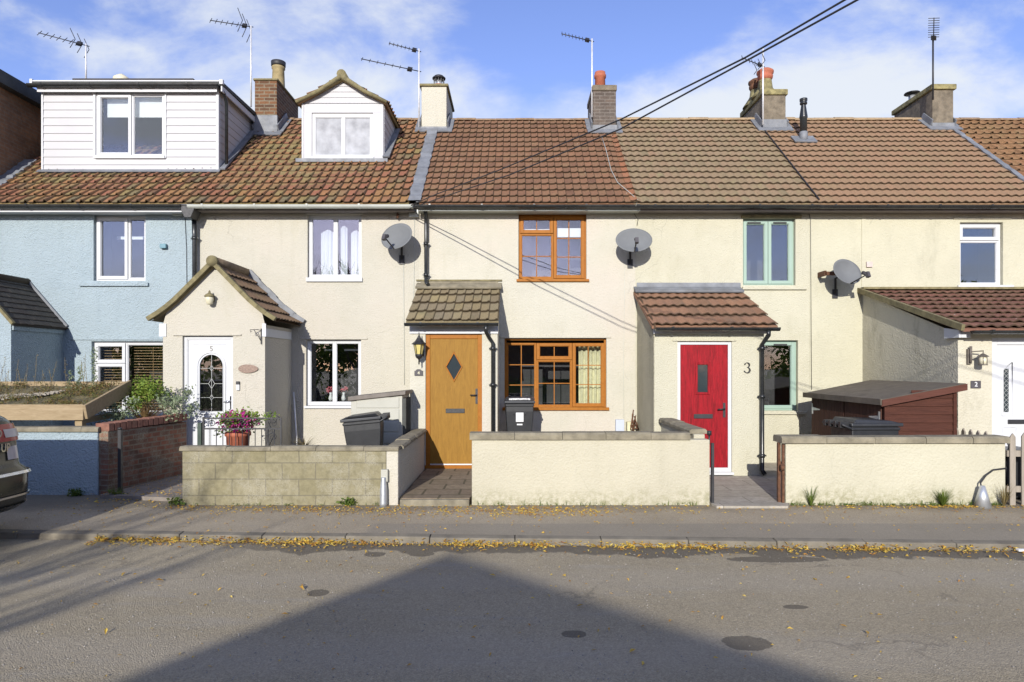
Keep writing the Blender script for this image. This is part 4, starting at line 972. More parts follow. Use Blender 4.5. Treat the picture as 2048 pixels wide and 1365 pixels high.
pipe('downpipe', [(q0,eY-.03,ez-.07),(q0,eY-.03,ez-.15),(ppx,ppy,ez-.30),(ppx,ppy,.22),(ppx+.03,ppy-.05,.15)], .036, M['black'], p3, [(ppx,ppy,ez-.36),(ppx,ppy,1.42),(ppx,ppy,.45)])
dp = MB(); dp.box(X(1345,PY), X(1472,PY), PY-.022, PY+.003, do[3]+.0, do[3]+.025); dp.build('drip_mould', M['cream3'], h3, bevel=.008)
a, b, c, e = do; yf = PY+.03
fr = MB(); fr.ring(a, b, c, e, yf, yf+.07, .055); fr.box(a+.055, b-.055, yf-.004, yf+.05, c+.056, c+.10); fr.box(a-.02, b+.02, PY-.05, yf-.002, c-.01, c+.035)
lx0, lx1, lz0, lz1 = a+.056, b-.056, c+.10, e-.056; yy = yf+.02
gx0, gx1, gz0, gz1 = X(1397,PY), X(1417,PY), Z(785,PY), Z(730,PY)
lf = MB(); lf.panel(lx0, lx1, lz0, lz1, yy, [(gx0,gx1,gz0,gz1)], .02)
dr = lf.build('door', M['red'], h3); dr['label'] = 'bright red grained door with one narrow pane'
fr.build('door_frame', M['white'], dr, bevel=.004)
mm = MB(); mm.ring(gx0-.04, gx1+.04, gz0-.04, gz1+.04, yy-.014, yy+.01, .038); mm.build('pane_moulding', M['red'], dr, bevel=.005)
gl = MB(); gl.box(gx0, gx1, yy+.008, yy+.014, gz0, gz1); gl.build('pane', M['carglass'], dr)
hb = MB(); hx_, hz_ = X(1450,PY), Z(821,PY); hb.box(hx_-.02, hx_+.02, yy-.012, yy-.001, hz_-.12, hz_+.12); hb.tube([(hx_,yy-.02,hz_+.02),(hx_,yy-.055,hz_+.02),(hx_-.12,yy-.055,hz_+.015)], .011, 8); hb.build('handle', M['iron'], dr)
lb = MB(); lb.box(X(1389,PY), X(1427,PY), yy-.014, yy-.001, Z(838,PY), Z(829,PY)); lb.build('letterbox', M['iron'], dr, bevel=.005)
# --- number 2, wide low porch
PY = 10.04; x0 = X(1916, PY); x1 = 13.0; topz = wz(582); eY = 9.82; ez = Z(657, eY)
do = (X(1984,PY), X(2100,PY), .15, Z(676,PY))
pw = MB(); pw.panel(x0, x1, BASE, Z(668,PY), PY, [(do[0], do[1], BASE, do[3])], .14)
pw.quad((x0,WY,BASE),(x0,PY,BASE),(x0,PY,Z(668,PY)),(x0,WY,topz-.05))
p2 = pw.build('porch', m_render('grimy_cream_render', (.50,.47,.37), 28, .45, stain=(.19,.175,.12), stain_amt=.5), h2); p2['label'] = 'lean-to porch with a stained side wall'
leanto(h2, x0-.06, x1, eY, ez, topz, M['tileP2'], .16, 9, prof_wave, 61, jit=.012, sag=.02)
vg = MB(); vg.bar((x0-.075,eY-.01,ez+.01),(x0-.075,WY,topz+.01), .05, .09); vg.build('verge_mortar', M['moss'], h2)
ld = MB(); ld.box(x0-.04, x1, WY-.12, WY-.002, topz+.02, topz+.06); ld.build('lead_flashing', M['moss'], h2)
gutter('gutter', X(1942,eY), x1, eY-.04, ez-.035, M['black'], p2, .05)
fb = MB(); fb.box(x0-.03, x1, PY-.05, PY-.02, Z(669,PY), Z(660,PY)); fb.prism([(x0-.05,PY-.10,ez-.13),(x0-.05,PY+.25,ez-.13),(x0-.05,PY+.25,ez+.03),(x0-.05,PY-.10,ez-.02)], (.04,0,0)); fb.box(x0-.008, x0+.12, PY-.10, PY-.052, ez-.13, ez-.02); fb.build('fascia', M['white'], p2, bevel=.003)
a, b, c, e = do; yf = PY+.03
fr = MB(); fr.ring(a, b, c, e, yf, yf+.07, .10); lx0, lx1, lz0, lz1 = a+.10, b-.10, c+.08, e-.10; yy = yf+.02
dr = MB(); G = [(X(2009,PY),Z(832,PY)),(X(2029,PY),Z(832,PY)),(X(2029,PY),Z(725,PY)),(X(2009,PY),Z(742,PY))]
dr.box(lx0, lx1, yy, yy+.04, lz0, lz1); moulding(dr, G, yy, .010)
for q_ in (((2009,2037),(856,930)),): moulding(dr, [(X(q_[0][0],PY),Z(q_[1][1],PY)),(X(q_[0][1],PY),Z(q_[1][1],PY)),(X(q_[0][1],PY),Z(q_[1][0],PY)),(X(q_[0][0],PY),Z(q_[1][0],PY))], yy, .008)
dr = dr.build('door', M['white'], h2); dr['label'] = 'white door with a slim diamond-leaded pane'
fr.build('door_frame', M['white'], dr, bevel=.004)
gx0, gx1, gz0, gz1 = X(2012,PY), X(2022,PY), Z(825,PY), Z(738,PY)
gl = MB(); gl.box(gx0, gx1, yy-.004, yy-.001, gz0, gz1); gl.build('pane', M['carglass'], dr)
cm = MB(); nn = 9; hh = (gz1-gz0)/nn
for i in range(nn):
    cm.bar((gx0,yy-.006,gz0+i*hh),(gx1,yy-.006,gz0+(i+1)*hh), .004, .003, up=(0,1,0)); cm.bar((gx1,yy-.006,gz0+i*hh),(gx0,yy-.006,gz0+(i+1)*hh), .004, .003, up=(0,1,0))
cm.build('leading', M['lead_line'], dr)
lb = MB(); lb.box(X(2020,PY), X(2060,PY), yy-.014, yy-.001, Z(849,PY), Z(840,PY)); lb.build('letterbox', M['iron'], dr, bevel=.005)
# --- blue house porch (gabled, dark tiles)
PY = 11.47; x1 = X(22, PY); xm = -9.14; x0 = 2*xm-x1; zr = Z(562, 12.8)-.03; ez = wz(652)
pw = MB(); pw.panel(x0, x1, BASE, ez, PY); pw.poly([(x0,PY,ez),(x1,PY,ez),(xm,PY,zr-.08)])
pw.quad((x1,PY,BASE),(x1,WY,BASE),(x1,WY,ez),(x1,PY,ez)); pw.quad((x0,WY,BASE),(x0,PY,BASE),(x0,PY,ez),(x0,WY,ez))
p6 = pw.build('porch', M['blue'], h6); p6['label'] = 'pale blue gabled porch'
hw = x1-xm+.09
for sgn in (1, -1):
    drop = zr-ez+.05; V_ = Vector((-sgn*hw,0,drop)); L = V_.length; O = Vector((xm+sgn*hw, PY-.05, zr-drop)); r = MB()
    if sgn > 0: tiles(r, O, (0,1,0), V_, WY-PY+.04, L, .16, .13, prof_flat, seed=71, lip=.016, jit=.006)
    else: tiles(r, O+Vector((0,WY-PY+.04,0)), (0,-1,0), V_, WY-PY+.04, L, .16, .13, prof_flat, seed=72, lip=.016)
    r.build('porch_roof', M['tileP6'], h6)
    vg = MB(); V_.normalize(); vg.bar(O+Vector((0,-.02,0)), O+V_*L+Vector((0,-.02,0)), .05, .06, up=(0,1,0)); vg.build('verge_mortar', M['moss'], h6)
rd = MB(); rd.tube([(xm,PY-.06,zr+.0),(xm,WY,zr+.0)], .07, 10); rd.build('porch_ridge', M['tileP6'], h6)
ld = MB(); ld.bar((xm+hw,WY-.02,zr-drop+.04), (xm,WY-.02,zr+.06), .04, .05, up=(0,1,0)); ld.build('lead_flashing', M['lead'], h6)
fb = MB(); fb.box(x1+.002, x1+.03, PY+.02, WY-.01, ez-.15, ez-.02); fb.build('fascia', M['blue'], h6)
# --- dark brick building at the far left
bb = thing('brick_building', 'tall dark red brick building standing beyond the blue cottage', 'building', (-12.5,15,0))
w = MB(); w.box(-16, -9.98, 12.4, 19, -.02, 7.33); w.build('wall', M['brick_dark'], bb)
w = MB(); w.box(-16.1, -9.80, 12.3, 19.1, 7.33, 7.58); w.build('roof', m_plain('dark_eaves_boards', (.03,.035,.035), .7, .2, 3), bb)
# ------------------------------------------------------------------ garden walls
def coping(mb, x0, x1, y0, y1, z0, z1, L=.62, seed=0, along='x'):
    q = random.Random(seed); a = x0 if along == 'x' else y0; end = x1 if along == 'x' else y1
    while a < end-.02:
        e = min(a+L*q.uniform(.92,1.08), end); dz = q.uniform(-.006,.006); dy = q.uniform(-.006,.006); m = .025
        if along == 'x': P_ = [(a+.003,y0+dy,z0),(a+.003,y1+dy,z0),(a+.003,y1+dy,z1-m+dz),(a+.003,y1-m+dy,z1+dz),(a+.003,y0+m+dy,z1+dz),(a+.003,y0+dy,z1-m+dz)]; D_ = (e-a-.006,0,0)
        else: P_ = [(x0+dy,a+.003,z0),(x0+dy,a+.003,z1-m+dz),(x0+m+dy,a+.003,z1+dz),(x1-m+dy,a+.003,z1+dz),(x1+dy,a+.003,z1-m+dz),(x1+dy,a+.003,z0)]; D_ = (0,e-a-.006,0)
        mb.prism(P_, D_); a = e
def gwall(name, label, boxes, cops, mat, copmat='concrete', group=None, seed=1):
    w = MB()
    for b_ in boxes: w.box(*b_)
    x0, x1, y0, y1, z0, z1 = boxes[0]; t = thing(name, label, 'garden wall', ((x0+x1)/2, y0, z0), group)
    w.build('wall_body', mat, t, bevel=.012)
    c = MB()
    for i, (b_, al) in enumerate(cops): coping(c, *b_, along=al, seed=seed+i)
    c.build('coping', M[copmat], t); return t
G = 'low front garden walls'
gwall('garden_wall', 'low cream rendered wall in front of the golden oak door and window', [(-.57,2.57,9.0,9.16,.0,.945),(2.40,2.55,9.162,11.2,.0,1.0)], [((-.60,2.31,8.97,9.22,.946,1.035),'x'),((2.36,2.60,9.22,11.2,1.001,1.07),'y')], M['gardenwall'], group=G, seed=3)
gwall('garden_wall', 'low yellow-cream wall with long coping in front of the brown shed', [(3.57,6.47,9.0,9.16,.0,.90)], [((3.50,6.50,8.96,9.27,.901,.985),'x')], m_render('yellow_garden_wall_render', (.465,.44,.335), 28, .4, stain_amt=.3, base_z=.12, crack=.15), 'lichencop' if 'lichencop' in M else 'concrete', G, 8)
gwall('garden_wall', 'bare yellowed concrete block wall in front of door 5', [(-4.39,-1.70,9.0,9.13,.0,.80)], [((-4.42,-1.53,8.97,9.17,.801,.855),'x')], M['block'], group=G, seed=12)
gwall('garden_wall', 'smooth cream return wall beside the slab path to the golden oak door', [(-1.698,-1.54,9.0,11.6,.0,.80)], [((-1.73,-1.50,9.18,11.62,.801,.86),'y')], M['cream4'], group=G, seed=15)
gwall('garden_wall', 'pale blue roughcast wall below the planted timber store', [(-13,-5.93,9.70,9.88,.0,.985)], [((-13,-5.90,9.66,9.92,.986,1.05),'x')], M['blue'], group=G, seed=18)
bw = thing('brick_wall', 'old red brick wall running back beside the blue wall', 'garden wall', (-5.8,10.4,.05), G)
w = MB(); a0, a1 = Vector((-5.88,9.72,0)), Vector((-5.55,11.35,0)); n_ = 8; u_ = (a1-a0).normalized(); s_ = Vector((u_.y,-u_.x,0))
L_ = (a1-a0).length
w.prism([(a0-s_*.10)[:2]+(0,), (a0+s_*.10)[:2]+(0,), (a0+s_*.10)[:2]+(.99,), (a0-s_*.10)[:2]+(.99,)], u_*L_); w.build('wall_body', M['brick_red'], bw)
w = MB(); q = random.Random(5); d_ = .0
while d_ < L_-.05:
    c_ = a0+u_*(d_+.05)+Vector((0,0,1.045+.03*d_/L_)); w.obox(c_, u_, s_, (0,0,1), .048, .112, .055+q.uniform(-.004,.004)); d_ += .112
w.build('coping', m_plain('brick_on_edge', (.21,.095,.065), .9, .3, 14, bump=.5, dirt=.4), bw, bevel=.006)
pm = MB(); pm.box(-.02,.02,-.02,.02,0,1.0); 
gp = MB(); px_ = X(240,9.62); gp.box(px_-.022, px_+.022, 9.60, 9.65, .06, 1.02); gp.tube([(px_,9.62,1.02),(px_,9.62,1.05)], .03, 8); tag(gp.build('gate_post', M['iron']), 'black metal gate post against the red brick wall', 'gate post', 'metal gate posts')
gp = MB(); px_ = 2.60; gp.box(px_-.012, px_+.022, 8.985, 9.03, .08, .90); gp.tube([(px_-.03,9.03,1.0),(px_-.03,9.03,1.06)], .03, 8); gp.tube([(px_-.03,9.03,.88),(px_-.03,9.03,1.0)], .012, 6); tag(gp.build('gate_post', M['iron']), 'thin dark gate post at the end of the cream wall nearest the red door', 'gate post', 'metal gate posts')
gp = MB(); px_ = 3.54; gp.box(px_-.014, px_+.014, 9.0, 9.04, .08, .88); gp.box(px_-.05, px_-.016, 9.05, 9.10, .08, .90); gp.tube([(px_-.02,8.99,.55),(px_-.02,8.97,.62)], .03, 8); tag(gp.build('gate_post', M['rust']), 'rust brown gate post at the end of the yellow-cream wall', 'gate post', 'metal gate posts')

# ------------------------------------------------------------------ wheelie bins
def make_bin(label):
    t = thing('wheelie_bin', label, 'bin', (0,0,0), 'charcoal wheelie bins')
    b = MB(); w0, d0, w1, d1, h = .22, .24, .275, .31, .94
    v = [(-w0,-d0,.06),(w0,-d0,.06),(w0,d0-.03,.06),(-w0,d0-.03,.06),(-w1,-d1,h-.14),(w1,-d1,h-.14),(w1,d1,h-.14),(-w1,d1,h-.14),(-w1,-d1,h),(w1,-d1,h),(w1,d1,h),(-w1,d1,h)]
    b.v = v; b.f = [(0,3,2,1),(0,1,5,4),(1,2,6,5),(2,3,7,6),(3,0,4,7),(4,5,9,8),(5,6,10,9),(6,7,11,10),(7,4,8,11),(8,9,10,11)]
    b.box(-w1-.012, w1+.012, -d1-.014, d1+.01, h-.055, h-.012)
    for xx in (-.11,.0,.11): b.prism([(xx-.02,-d1+.022,h-.30),(xx+.02,-d1+.022,h-.30),(xx+.02,-d1-.004,h-.16),(xx-.02,-d1-.004,h-.16)], (0,.03,0))
    b.build('bin_body', M['bin'], t, bevel=.014)
    l = MB(); l.box(-w1-.03, w1+.03, -d1-.045, d1+.02, h+.0, h+.045)
    l.prism([(-w1-.01,-d1-.02,h+.046),(-w1-.01,d1-.02,h+.046),(-w1+.02,d1-.07,h+.095),(-w1+.02,-d1+.10,h+.075)], (2*w1+.02,0,0)); l.build('lid', M['binlid'], t, bevel=.012)
    hd = MB(); hd.tube([(-w1,d1+.0,h-.03),(-w1+.01,d1+.11,h+.02),(w1-.01,d1+.11,h+.02),(w1,d1,h-.03)], .018, 8)
    for xx in (-.2,-.07,.07,.2): hd.box(xx-.03, xx+.03, d1+.01, d1+.13, h-.02, h+.06)
    hd.build('handle', M['bin'], t, bevel=.006)
    for xx in (-.27,.235):
        w = MB(); w.lathe([(.0,xx),(.10,xx),(.10,xx+.04),(.0,xx+.04)], (0,d0+.02,.10), 18, axis='x'); w.build('wheel', M['tyre'], t)
    return t
b1 = make_bin('charcoal wheelie bin leaning by the beige store behind the block wall')
b1.location = (X(737,10.2), 10.25, .18); b1.rotation_euler = (R(5), R(0), R(-84)); b1.scale = (.95,.86,1)
b2 = dup(b1, (X(1038,12.0), 11.95, .36), (0,0,R(2)), 'charcoal wheelie bin with a white paper label below the oak window')
b2.scale = (.86,.9,.98)
k = MB(); k.box(-.075,.075,-.318,-.312,.62,.78); k.box(-.055,.055,-.314,-.308,.56,.585); pl = k.build('paper_label', M['paper'], None); pl.parent = b2; pl.location = ORG['paper_label']; 
k = MB(); q = random.Random(3)
for i in range(26): xx = -.2+.4*i/25; k.box(xx-.01, xx+.012, -.27+.03*q.random(), -.22+.04*q.random(), .965+.0, 1.022+.006*q.random())
gl_ = k.build('paint_splash', M['paper'], None); gl_.parent = b2; gl_.location = ORG['paint_splash']
b3 = dup(b1, (X(1728,9.62), 9.62, .12), (0,0,R(94)), 'charcoal wheelie bin standing before the brown shed doors')
b3.scale = (1,1.08,1.03)

# ------------------------------------------------------------------ beige storage box
sb = thing('storage_box', 'beige plastic garden store with a sloping brown lid', 'garden store', (-2.2,11.2,.12))
sx0, sx1, sy0, sy1 = -2.62, -1.80, 10.9, 11.62; zl, zr = 1.36, 1.45
w = MB(); w.prism([(sx0,sy0,.12),(sx1,sy0,.12),(sx1,sy0,zr),(sx0,sy0,zl)], (0,sy1-sy0,0))
for i in range(6):
    zz = .3+i*.19; w.box(sx0+.09, sx1-.05, sy0-.012, sy0+.002, zz, zz+.17)
w.build('store_body', M['store'], sb, bevel=.006)
w = MB(); w.box(sx1+.002, sx1+.03, sy0+.05, sy1-.03, .2, zr-.05)
for i in range(5): w.box(sx1+.031, sx1+.045, sy0+.08+i*.12, sy0+.10+i*.12, .2, zr-.05)
w.build('side_door', m_plain('dark_grey_plastic', (.05,.055,.05), .5, .2, 5), sb)
w = MB(); w.prism([(sx0-.04,sy0-.05,zl+.0),(sx1+.06,sy0-.05,zr+.012),(sx1+.06,sy0-.05,zr+.075),(sx0-.04,sy0-.05,zl+.07)], (0,sy1-sy0+.05,0)); w.build('lid', M['storelid'], sb, bevel=.01)
# ------------------------------------------------------------------ brown shed
sh = thing('garden_shed', 'dark brown timber store with double doors and felted roof', 'shed', (5.7,10.7,.12))
x0, x1, y0, y1 = 5.22, 6.19, 9.62, 12.0; zl, zr = 1.42, 1.62
w = MB(); w.prism([(x0,y0,.12),(x1,y0,.12),(x1,y0,zr),(x0,y0,zl)], (0,y1-y0,0)); z = .2
while z < zr-.03:
    e = min(z+.115, zr); xa = x0+.05
    if z > zl-.03: xa = x0+(x1-x0)*(z-zl+.03)/(zr-zl)
    w.prism([(xa,y0-.022,z),(xa,y0-.001,z),(xa,y0-.001,e-.004),(xa,y0-.008,e-.004)], (x1-.03-xa,0,0)); z = e
w.build('boarded_wall', M['shedwood'], sh)
w = MB(); w.box(x0-.025,x0+.045,y0-.03,y0-.002,.12,zl-.01); w.build('corner_post', M['shedwood'], sh)
w = MB(); w.box(x1-.028,x1+.02,y0-.03,y0-.002,.12,zr-.01); w.build('corner_post', M['shedwood'], sh)
for i, (a, b) in enumerate(((y0+.06, 10.75), (10.78, y1-.06))):
    d = MB(); yy = a
    while yy < b-.02: e = min(yy+.1, b); d.box(x0-.03, x0-.003, yy+.003, e-.003, .18, zl-.06); yy = e
    dr = d.build('shed_door', M['sheddoor'], sh)
    for zz in (1.18, .5):
        hg = MB(); yh = (a+.04, b-.04)[i]; sg = (1,-1)[i]
        hg.prism([(x0-.036,yh,zz-.03),(x0-.036,yh+sg*.28,zz-.008),(x0-.036,yh+sg*.28,zz+.008),(x0-.036,yh,zz+.03)], (.004,0,0)); hg.box(x0-.038,x0-.032,yh-.02,yh+.02,zz-.09,zz+.09); hg.build('hinge', M['metal'], dr)
w = MB(); U_ = Vector((x1-x0,0,zr-zl)).normalized()
w.prism([(x0-.09,y0-.07,zl+.0),(x1+.12,y0-.07,zr+.03),(x1+.12,y0-.07,zr+.055),(x0-.09,y0-.07,zl+.025)], (0,y1-y0+.18,0))
rf = w.build('shed_roof', M['felt'], sh)
w = MB(); w.prism([(x0-.10,y0-.09,zl-.07),(x1+.13,y0-.09,zr-.04),(x1+.13,y0-.09,zr+.05),(x0-.10,y0-.09,zl+.02)], (0,.018,0)); w.build('fascia_board', M['fascia_red'], rf)
w = MB(); w.box(x0-.115,x0-.092,y0-.09,y1+.11,zl-.05,zl+.035); w.build('felt_edge', M['felt'], rf)
vt_ = MB(); vt_.box(6.22, 6.28, 10.0, 10.035, .1, 1.62); 
tag(vt_.build('fence_post', M['fencewood']), 'greenish upright timber post beside the brown shed', 'post')

# ------------------------------------------------------------------ planted timber store at the left
gs = thing('planted_store', 'sawn pine store whose tilted roof holds earth and sedum', 'planter', (-8.5,10.4,.1))
x1, ya, yb, za, zb = -6.27, 9.95, 11.05, 1.30, 1.62
w = MB(); w.box(-13, x1-.0, ya-.045, ya, za-.17, za+.06); w.box(-13, x1, yb, yb+.045, zb-.1, zb+.05); fbm = w.build('pine_board', M['pine'], gs, bevel=.006)
w = MB(); w.bar((x1+.02,ya-.03,za-.055),(x1+.02,yb+.05,zb-.03), .045, .21); w.build('pine_board', M['pine'], gs, bevel=.006)
w = MB(); w.bar((x1-.15,ya+.05,za-.2),(x1-.15,yb-.05,za-.16), .06, .08); w.build('rail', M['pine'], gs)
for xx, yy in ((x1-.1,ya+.06),(x1-.1,yb-.05),(x1-1.4,ya+.06),(x1-3,ya+.06)):
    w = MB(); w.box(xx-.05,xx+.05,yy-.05,yy+.05,.1,za-.12); w.build('post', M['pine'], gs)
w = MB(); nx, ny = 90, 20; q = random.Random(2)
for j in range(ny+1):
    for i in range(nx+1):
        x = -13+(x1-.02+13)*i/nx; y = ya+.0+(yb-ya)*j/ny; w.v.append((x, y, za-.02+(zb-za)*j/ny + .03*math.sin(x*3+j)*math.cos(y*5) + q.uniform(-.012,.012)))
for j in range(ny):
    for i in range(nx): a = j*(nx+1)+i; w._f(a, a+1, a+nx+2, a+nx+1)
w.build('soil', m_plain('earth_and_moss', (.10,.085,.045), 1, .5, 12, bump=1, bscale=40), gs)
w = MB(); pts = [(-8.35,10.05),(-7.95,10.0),(-7.3,10.35),(-7.05,10.7),(-7.2,10.85),(-7.7,10.75),(-8.2,10.45)]
q = random.Random(6)
for i in range(1500):
    t_ = q.random(); s_ = q.random(); xx = -8.35+1.25*t_+q.gauss(0,.03); yy_ = 10.03+.62*t_+.20*s_*math.sin(math.pi*min(1,t_+.15))+q.gauss(0,.02); zz = za+.005+(zb-za)*(yy_-ya)/(yb-ya); k_ = q.uniform(.008,.02)
    w.obox((xx,yy_,zz+k_*.5), (1,0,0), (0,1,0), (0,0,1), k_, k_*.8, k_*.6)
w.build('gravel_patch', m_plain('pale_gravel', (.26,.235,.195), 1, .4, 60), gs)['kind'] = 'stuff'
def leaves(mb, c, r, n, size, seed=0, up=.3, clump=0):
    q = random.Random(seed); cl = [Vector((q.gauss(0,.5),q.gauss(0,.5),q.gauss(0,.5))) for _ in range(clump)] if clump else None
    for _ in range(n):
        if cl: d = cl[q.randrange(clump)] + Vector((q.gauss(0,.2),q.gauss(0,.2),q.gauss(0,.2)))
        else:
            d = Vector((q.gauss(0,1),q.gauss(0,1),q.gauss(0,1))).normalized()*q.random()**.45
        p = Vector(c) + Vector((d.x*r[0], d.y*r[1], d.z*r[2]))
        a = Vector((q.gauss(0,1),q.gauss(0,1),q.gauss(0,1)+up)).normalized(); b_ = a.orthogonal().normalized(); b_ = Matrix.Rotation(q.uniform(0,6.28),3,a) @ b_; e_ = a.cross(b_); s_ = size*q.uniform(.5,1.25)
        k_ = len(mb.v); mb.v += [tuple(p), tuple(p+b_*s_*.5+e_*s_*.28+a*s_*.08), tuple(p+b_*s_), tuple(p+b_*s_*.5-e_*s_*.28+a*s_*.08)]; mb._f(k_,k_+1,k_+2,k_+3)
w = MB(); q = random.Random(4)
for i in range(120):
    x = q.uniform(-9, x1-.1); t_ = q.random(); leaves(w, (x, ya+.05+(yb-ya-.1)*t_, za+.03+(zb-za)*t_), (.14,.09,.05), 60, .026, i)
sd = w.build('sedum', M['sedum'], gs); sd['kind'] = 'stuff'
w = MB()
for i in range(46):
    x = q.uniform(-9.2, -6.5); t_ = q.uniform(.3,1); b0 = Vector((x, ya+(yb-ya)*t_, za+(zb-za)*t_)); h = q.choice((.12,.18,.25,.45,.5))*q.uniform(.7,1.2); top = b0+Vector((q.uniform(-.08,.08),q.uniform(-.05,.05),h))
    w.tube([b0,(b0+top)/2+Vector((q.uniform(-.02,.02),0,0)),top], [.004,.003,.002], 4)
    for k_ in range(int(h*40)): leaves(w, b0+(top-b0)*(.35+.65*k_/(h*40)), (.018,.018,.01), 1, .022, i*50+k_)
w.build('dry_stems', M['drystem'], gs)['kind'] = 'stuff'
w = MB(); 
for x, h in ((-6.72,.62),(-6.95,.34),(-7.1,.26)):
    b0 = Vector((x,10.9,zb-.03)); 
    for k_ in range(int(h*110)): leaves(w, b0+Vector((0,0,h*k_/(h*110))), (.05,.05,.02), 4, .035, k_)
w.build('green_shoots', M['leafpale'], gs)
# shrubs at the brick wall
def shrub(name, label, parts, loc, cat='shrub', group='shrubs beside the brick wall'):
    t = thing(name, label, cat, loc, group)
    for nm, mat, fn in parts: m_ = MB(); fn(m_); m_.build(nm, mat, t)
    return t
def stems(m_, c, n, r, h, seed=0, th=.006):
    q = random.Random(seed)
    for _ in range(n):
        a = q.uniform(0,6.28); e_ = Vector((math.cos(a)*r*q.uniform(.2,1), math.sin(a)*r*q.uniform(.2,.8), h*q.uniform(.6,1)))
        m_.tube([Vector(c), Vector(c)+e_*.55+Vector((0,0,.03)), Vector(c)+e_], [th,th*.7,th*.4], 5)
def blades(m_, c, n, r, h, w_, seed=0, droop=.4):
    q = random.Random(seed)
    for _ in range(n):
        a = q.uniform(0,6.28); d_ = Vector((math.cos(a),math.sin(a),0)); s_ = Vector((-d_.y,d_.x,0))*w_; rr = r*q.uniform(.4,1); hh = h*q.uniform(.5,1); k_ = len(m_.v); c_ = Vector(c)
        for t_ in (0,.35,.7,1): p = c_ + d_*rr*t_ + Vector((0,0,hh*(t_*(1+droop)-droop*1.0*t_*t_))); ww = s_*(1-t_*.85); m_.v += [tuple(p-ww), tuple(p+ww)]
        for i in range(3): m_._f(k_+2*i, k_+2*i+1, k_+2*i+3, k_+2*i+2)
cs = Vector((X(292,11.1),11.1,1.0))
shrub('shrub', 'bright green bushy shrub over reddish spiky blades by the blinds', [
    ('stem', M['bark'], lambda m_: stems(m_, (cs.x,cs.y,.12), 9, .3, 1.3, 1, .012)),
    ('foliage', M['leafgreen'], lambda m_: leaves(m_, (cs.x,cs.y,1.50), (.35,.25,.23), 1500, .055, 3, .5, 26)),
    ('spiky_blades', M['spike'], lambda m_: blades(m_, (cs.x,cs.y-.05,.98), 110, .5, .42, .011, 5))], (cs.x,cs.y,.12))
c2_ = Vector((X(348,11.0),11.0,1.3))
shrub('shrub', 'loose pale leaved shrub reaching across beside the white door 5', [
    ('stem', M['bark'], lambda m_: stems(m_, (c2_.x-.42,c2_.y+.1,.15), 9, .25, 1.3, 2, .008)),
    ('foliage', M['leafpale'], lambda m_: (leaves(m_, (c2_.x-.03,c2_.y,1.36), (.30,.2,.25), 460, .06, 7, .2, 16), leaves(m_, (c2_.x+.18,c2_.y,1.2), (.22,.15,.18), 170, .055, 8, .2, 8)))], (c2_.x,c2_.y,.15))
c3_ = Vector((X(232,10.6),10.6,1.1))
shrub('shrub', 'low silvery green bush under the pine board end', [
    ('stem', M['bark'], lambda m_: stems(m_, (c3_.x,c3_.y,.12), 8, .2, 1.0, 3, .008)),
    ('foliage', M['leafpale'], lambda m_: leaves(m_, (c3_.x,c3_.y,1.18), (.26,.2,.19), 700, .045, 9, .3, 18))], (c3_.x,c3_.y,.12))
# flower pot
fp = thing('flower_pot', 'tall terracotta pot of magenta petunias behind the block wall', 'flower pot', (X(478,10.1),10.1,.15))
fx, fy = X(476,10.1), 10.1
w = MB(); w.lathe([(.12,.15),(.165,.88),(.185,.89),(.185,.94),(.165,.95),(.155,.92)], (fx,fy,0), 24); w.build('pot', M['terra'], fp)
w = MB(); leaves(w, (fx,fy,1.10), (.29,.24,.18), 1500, .05, 11, .4, 20); w.build('foliage', M['leafgreen'], fp)
w = MB(); petals(w, (fx+.02,fy-.06,1.10), (.30,.25,.19), 420, .026, 12, 1); w.build('petunia_flowers', M['petunia'], fp)
# ornamental gate, leaning pole, dead plant
yg = 9.72
gt = thing('metal_gate', 'black ornamental metal gate seen above the block wall', 'gate', (X(480,yg),yg,.15))
gx0, gx1 = X(407,yg), X(562,yg); zt, zm = Z(837,yg), Z(858,yg)
w = MB()
for zz in (zt, zm, .3): w.box(gx0,gx1,yg-.008,yg+.008,zz-.01,zz+.01)
w.box(gx0-.012,gx0+.012,yg-.01,yg+.01,.15,zt+.02); w.box(gx1-.012,gx1+.012,yg-.01,yg+.01,.15,zt+.01); w.build('gate_frame', M['iron'], gt)
w = MB(); n_ = 12
for i in range(1, n_): xx = gx0+(gx1-gx0)*i/n_; w.tube([(xx,yg,.3),(xx,yg,zm)], .006, 6)
w.build('gate_bars', M['iron'], gt)
w = MB()
def scroll(cx_, cz_, r_, s_=1):
    w.tube([(cx_+s_*r_*(1-i/22)*math.cos(i*.5), yg, cz_+r_*(1-i/22)*math.sin(i*.5)) for i in range(20)], .005, 5)
for i in range(5): scroll(gx0+.12+i*.22, (zt+zm)/2, .055, 1 if i % 2 else -1)
scroll(gx1-.1, zt-.02, .08); scroll(gx1-.12, zm-.12, .07, -1); w.tube([(gx1-.18,yg,zt-.05),(gx1-.1,yg,zm-.1),(gx1-.2,yg,zm-.3)], .006, 6); w.build('scrollwork', M['iron'], gt)
gp = MB(); gp.box(gx0-.075,gx0-.02,yg-.03,yg+.03,.12,Z(846,yg)); tag(gp.build('gate_post', m_plain('dark_green_post', (.03,.05,.035), .6, .2, 8)), 'dark green post at the hinge of the ornamental gate', 'gate post', 'metal gate posts')
w = MB(); w.tube([(X(583,12.6),12.72,Z(785,12.72)),(X(591,12.3),12.45,.15)], .018, 8); tag(w.build('pole', M['alu']), 'pale pole leaning in the corner beside the gabled porch', 'pole')
dpn = Vector((X(608,10.6),10.6,.15))
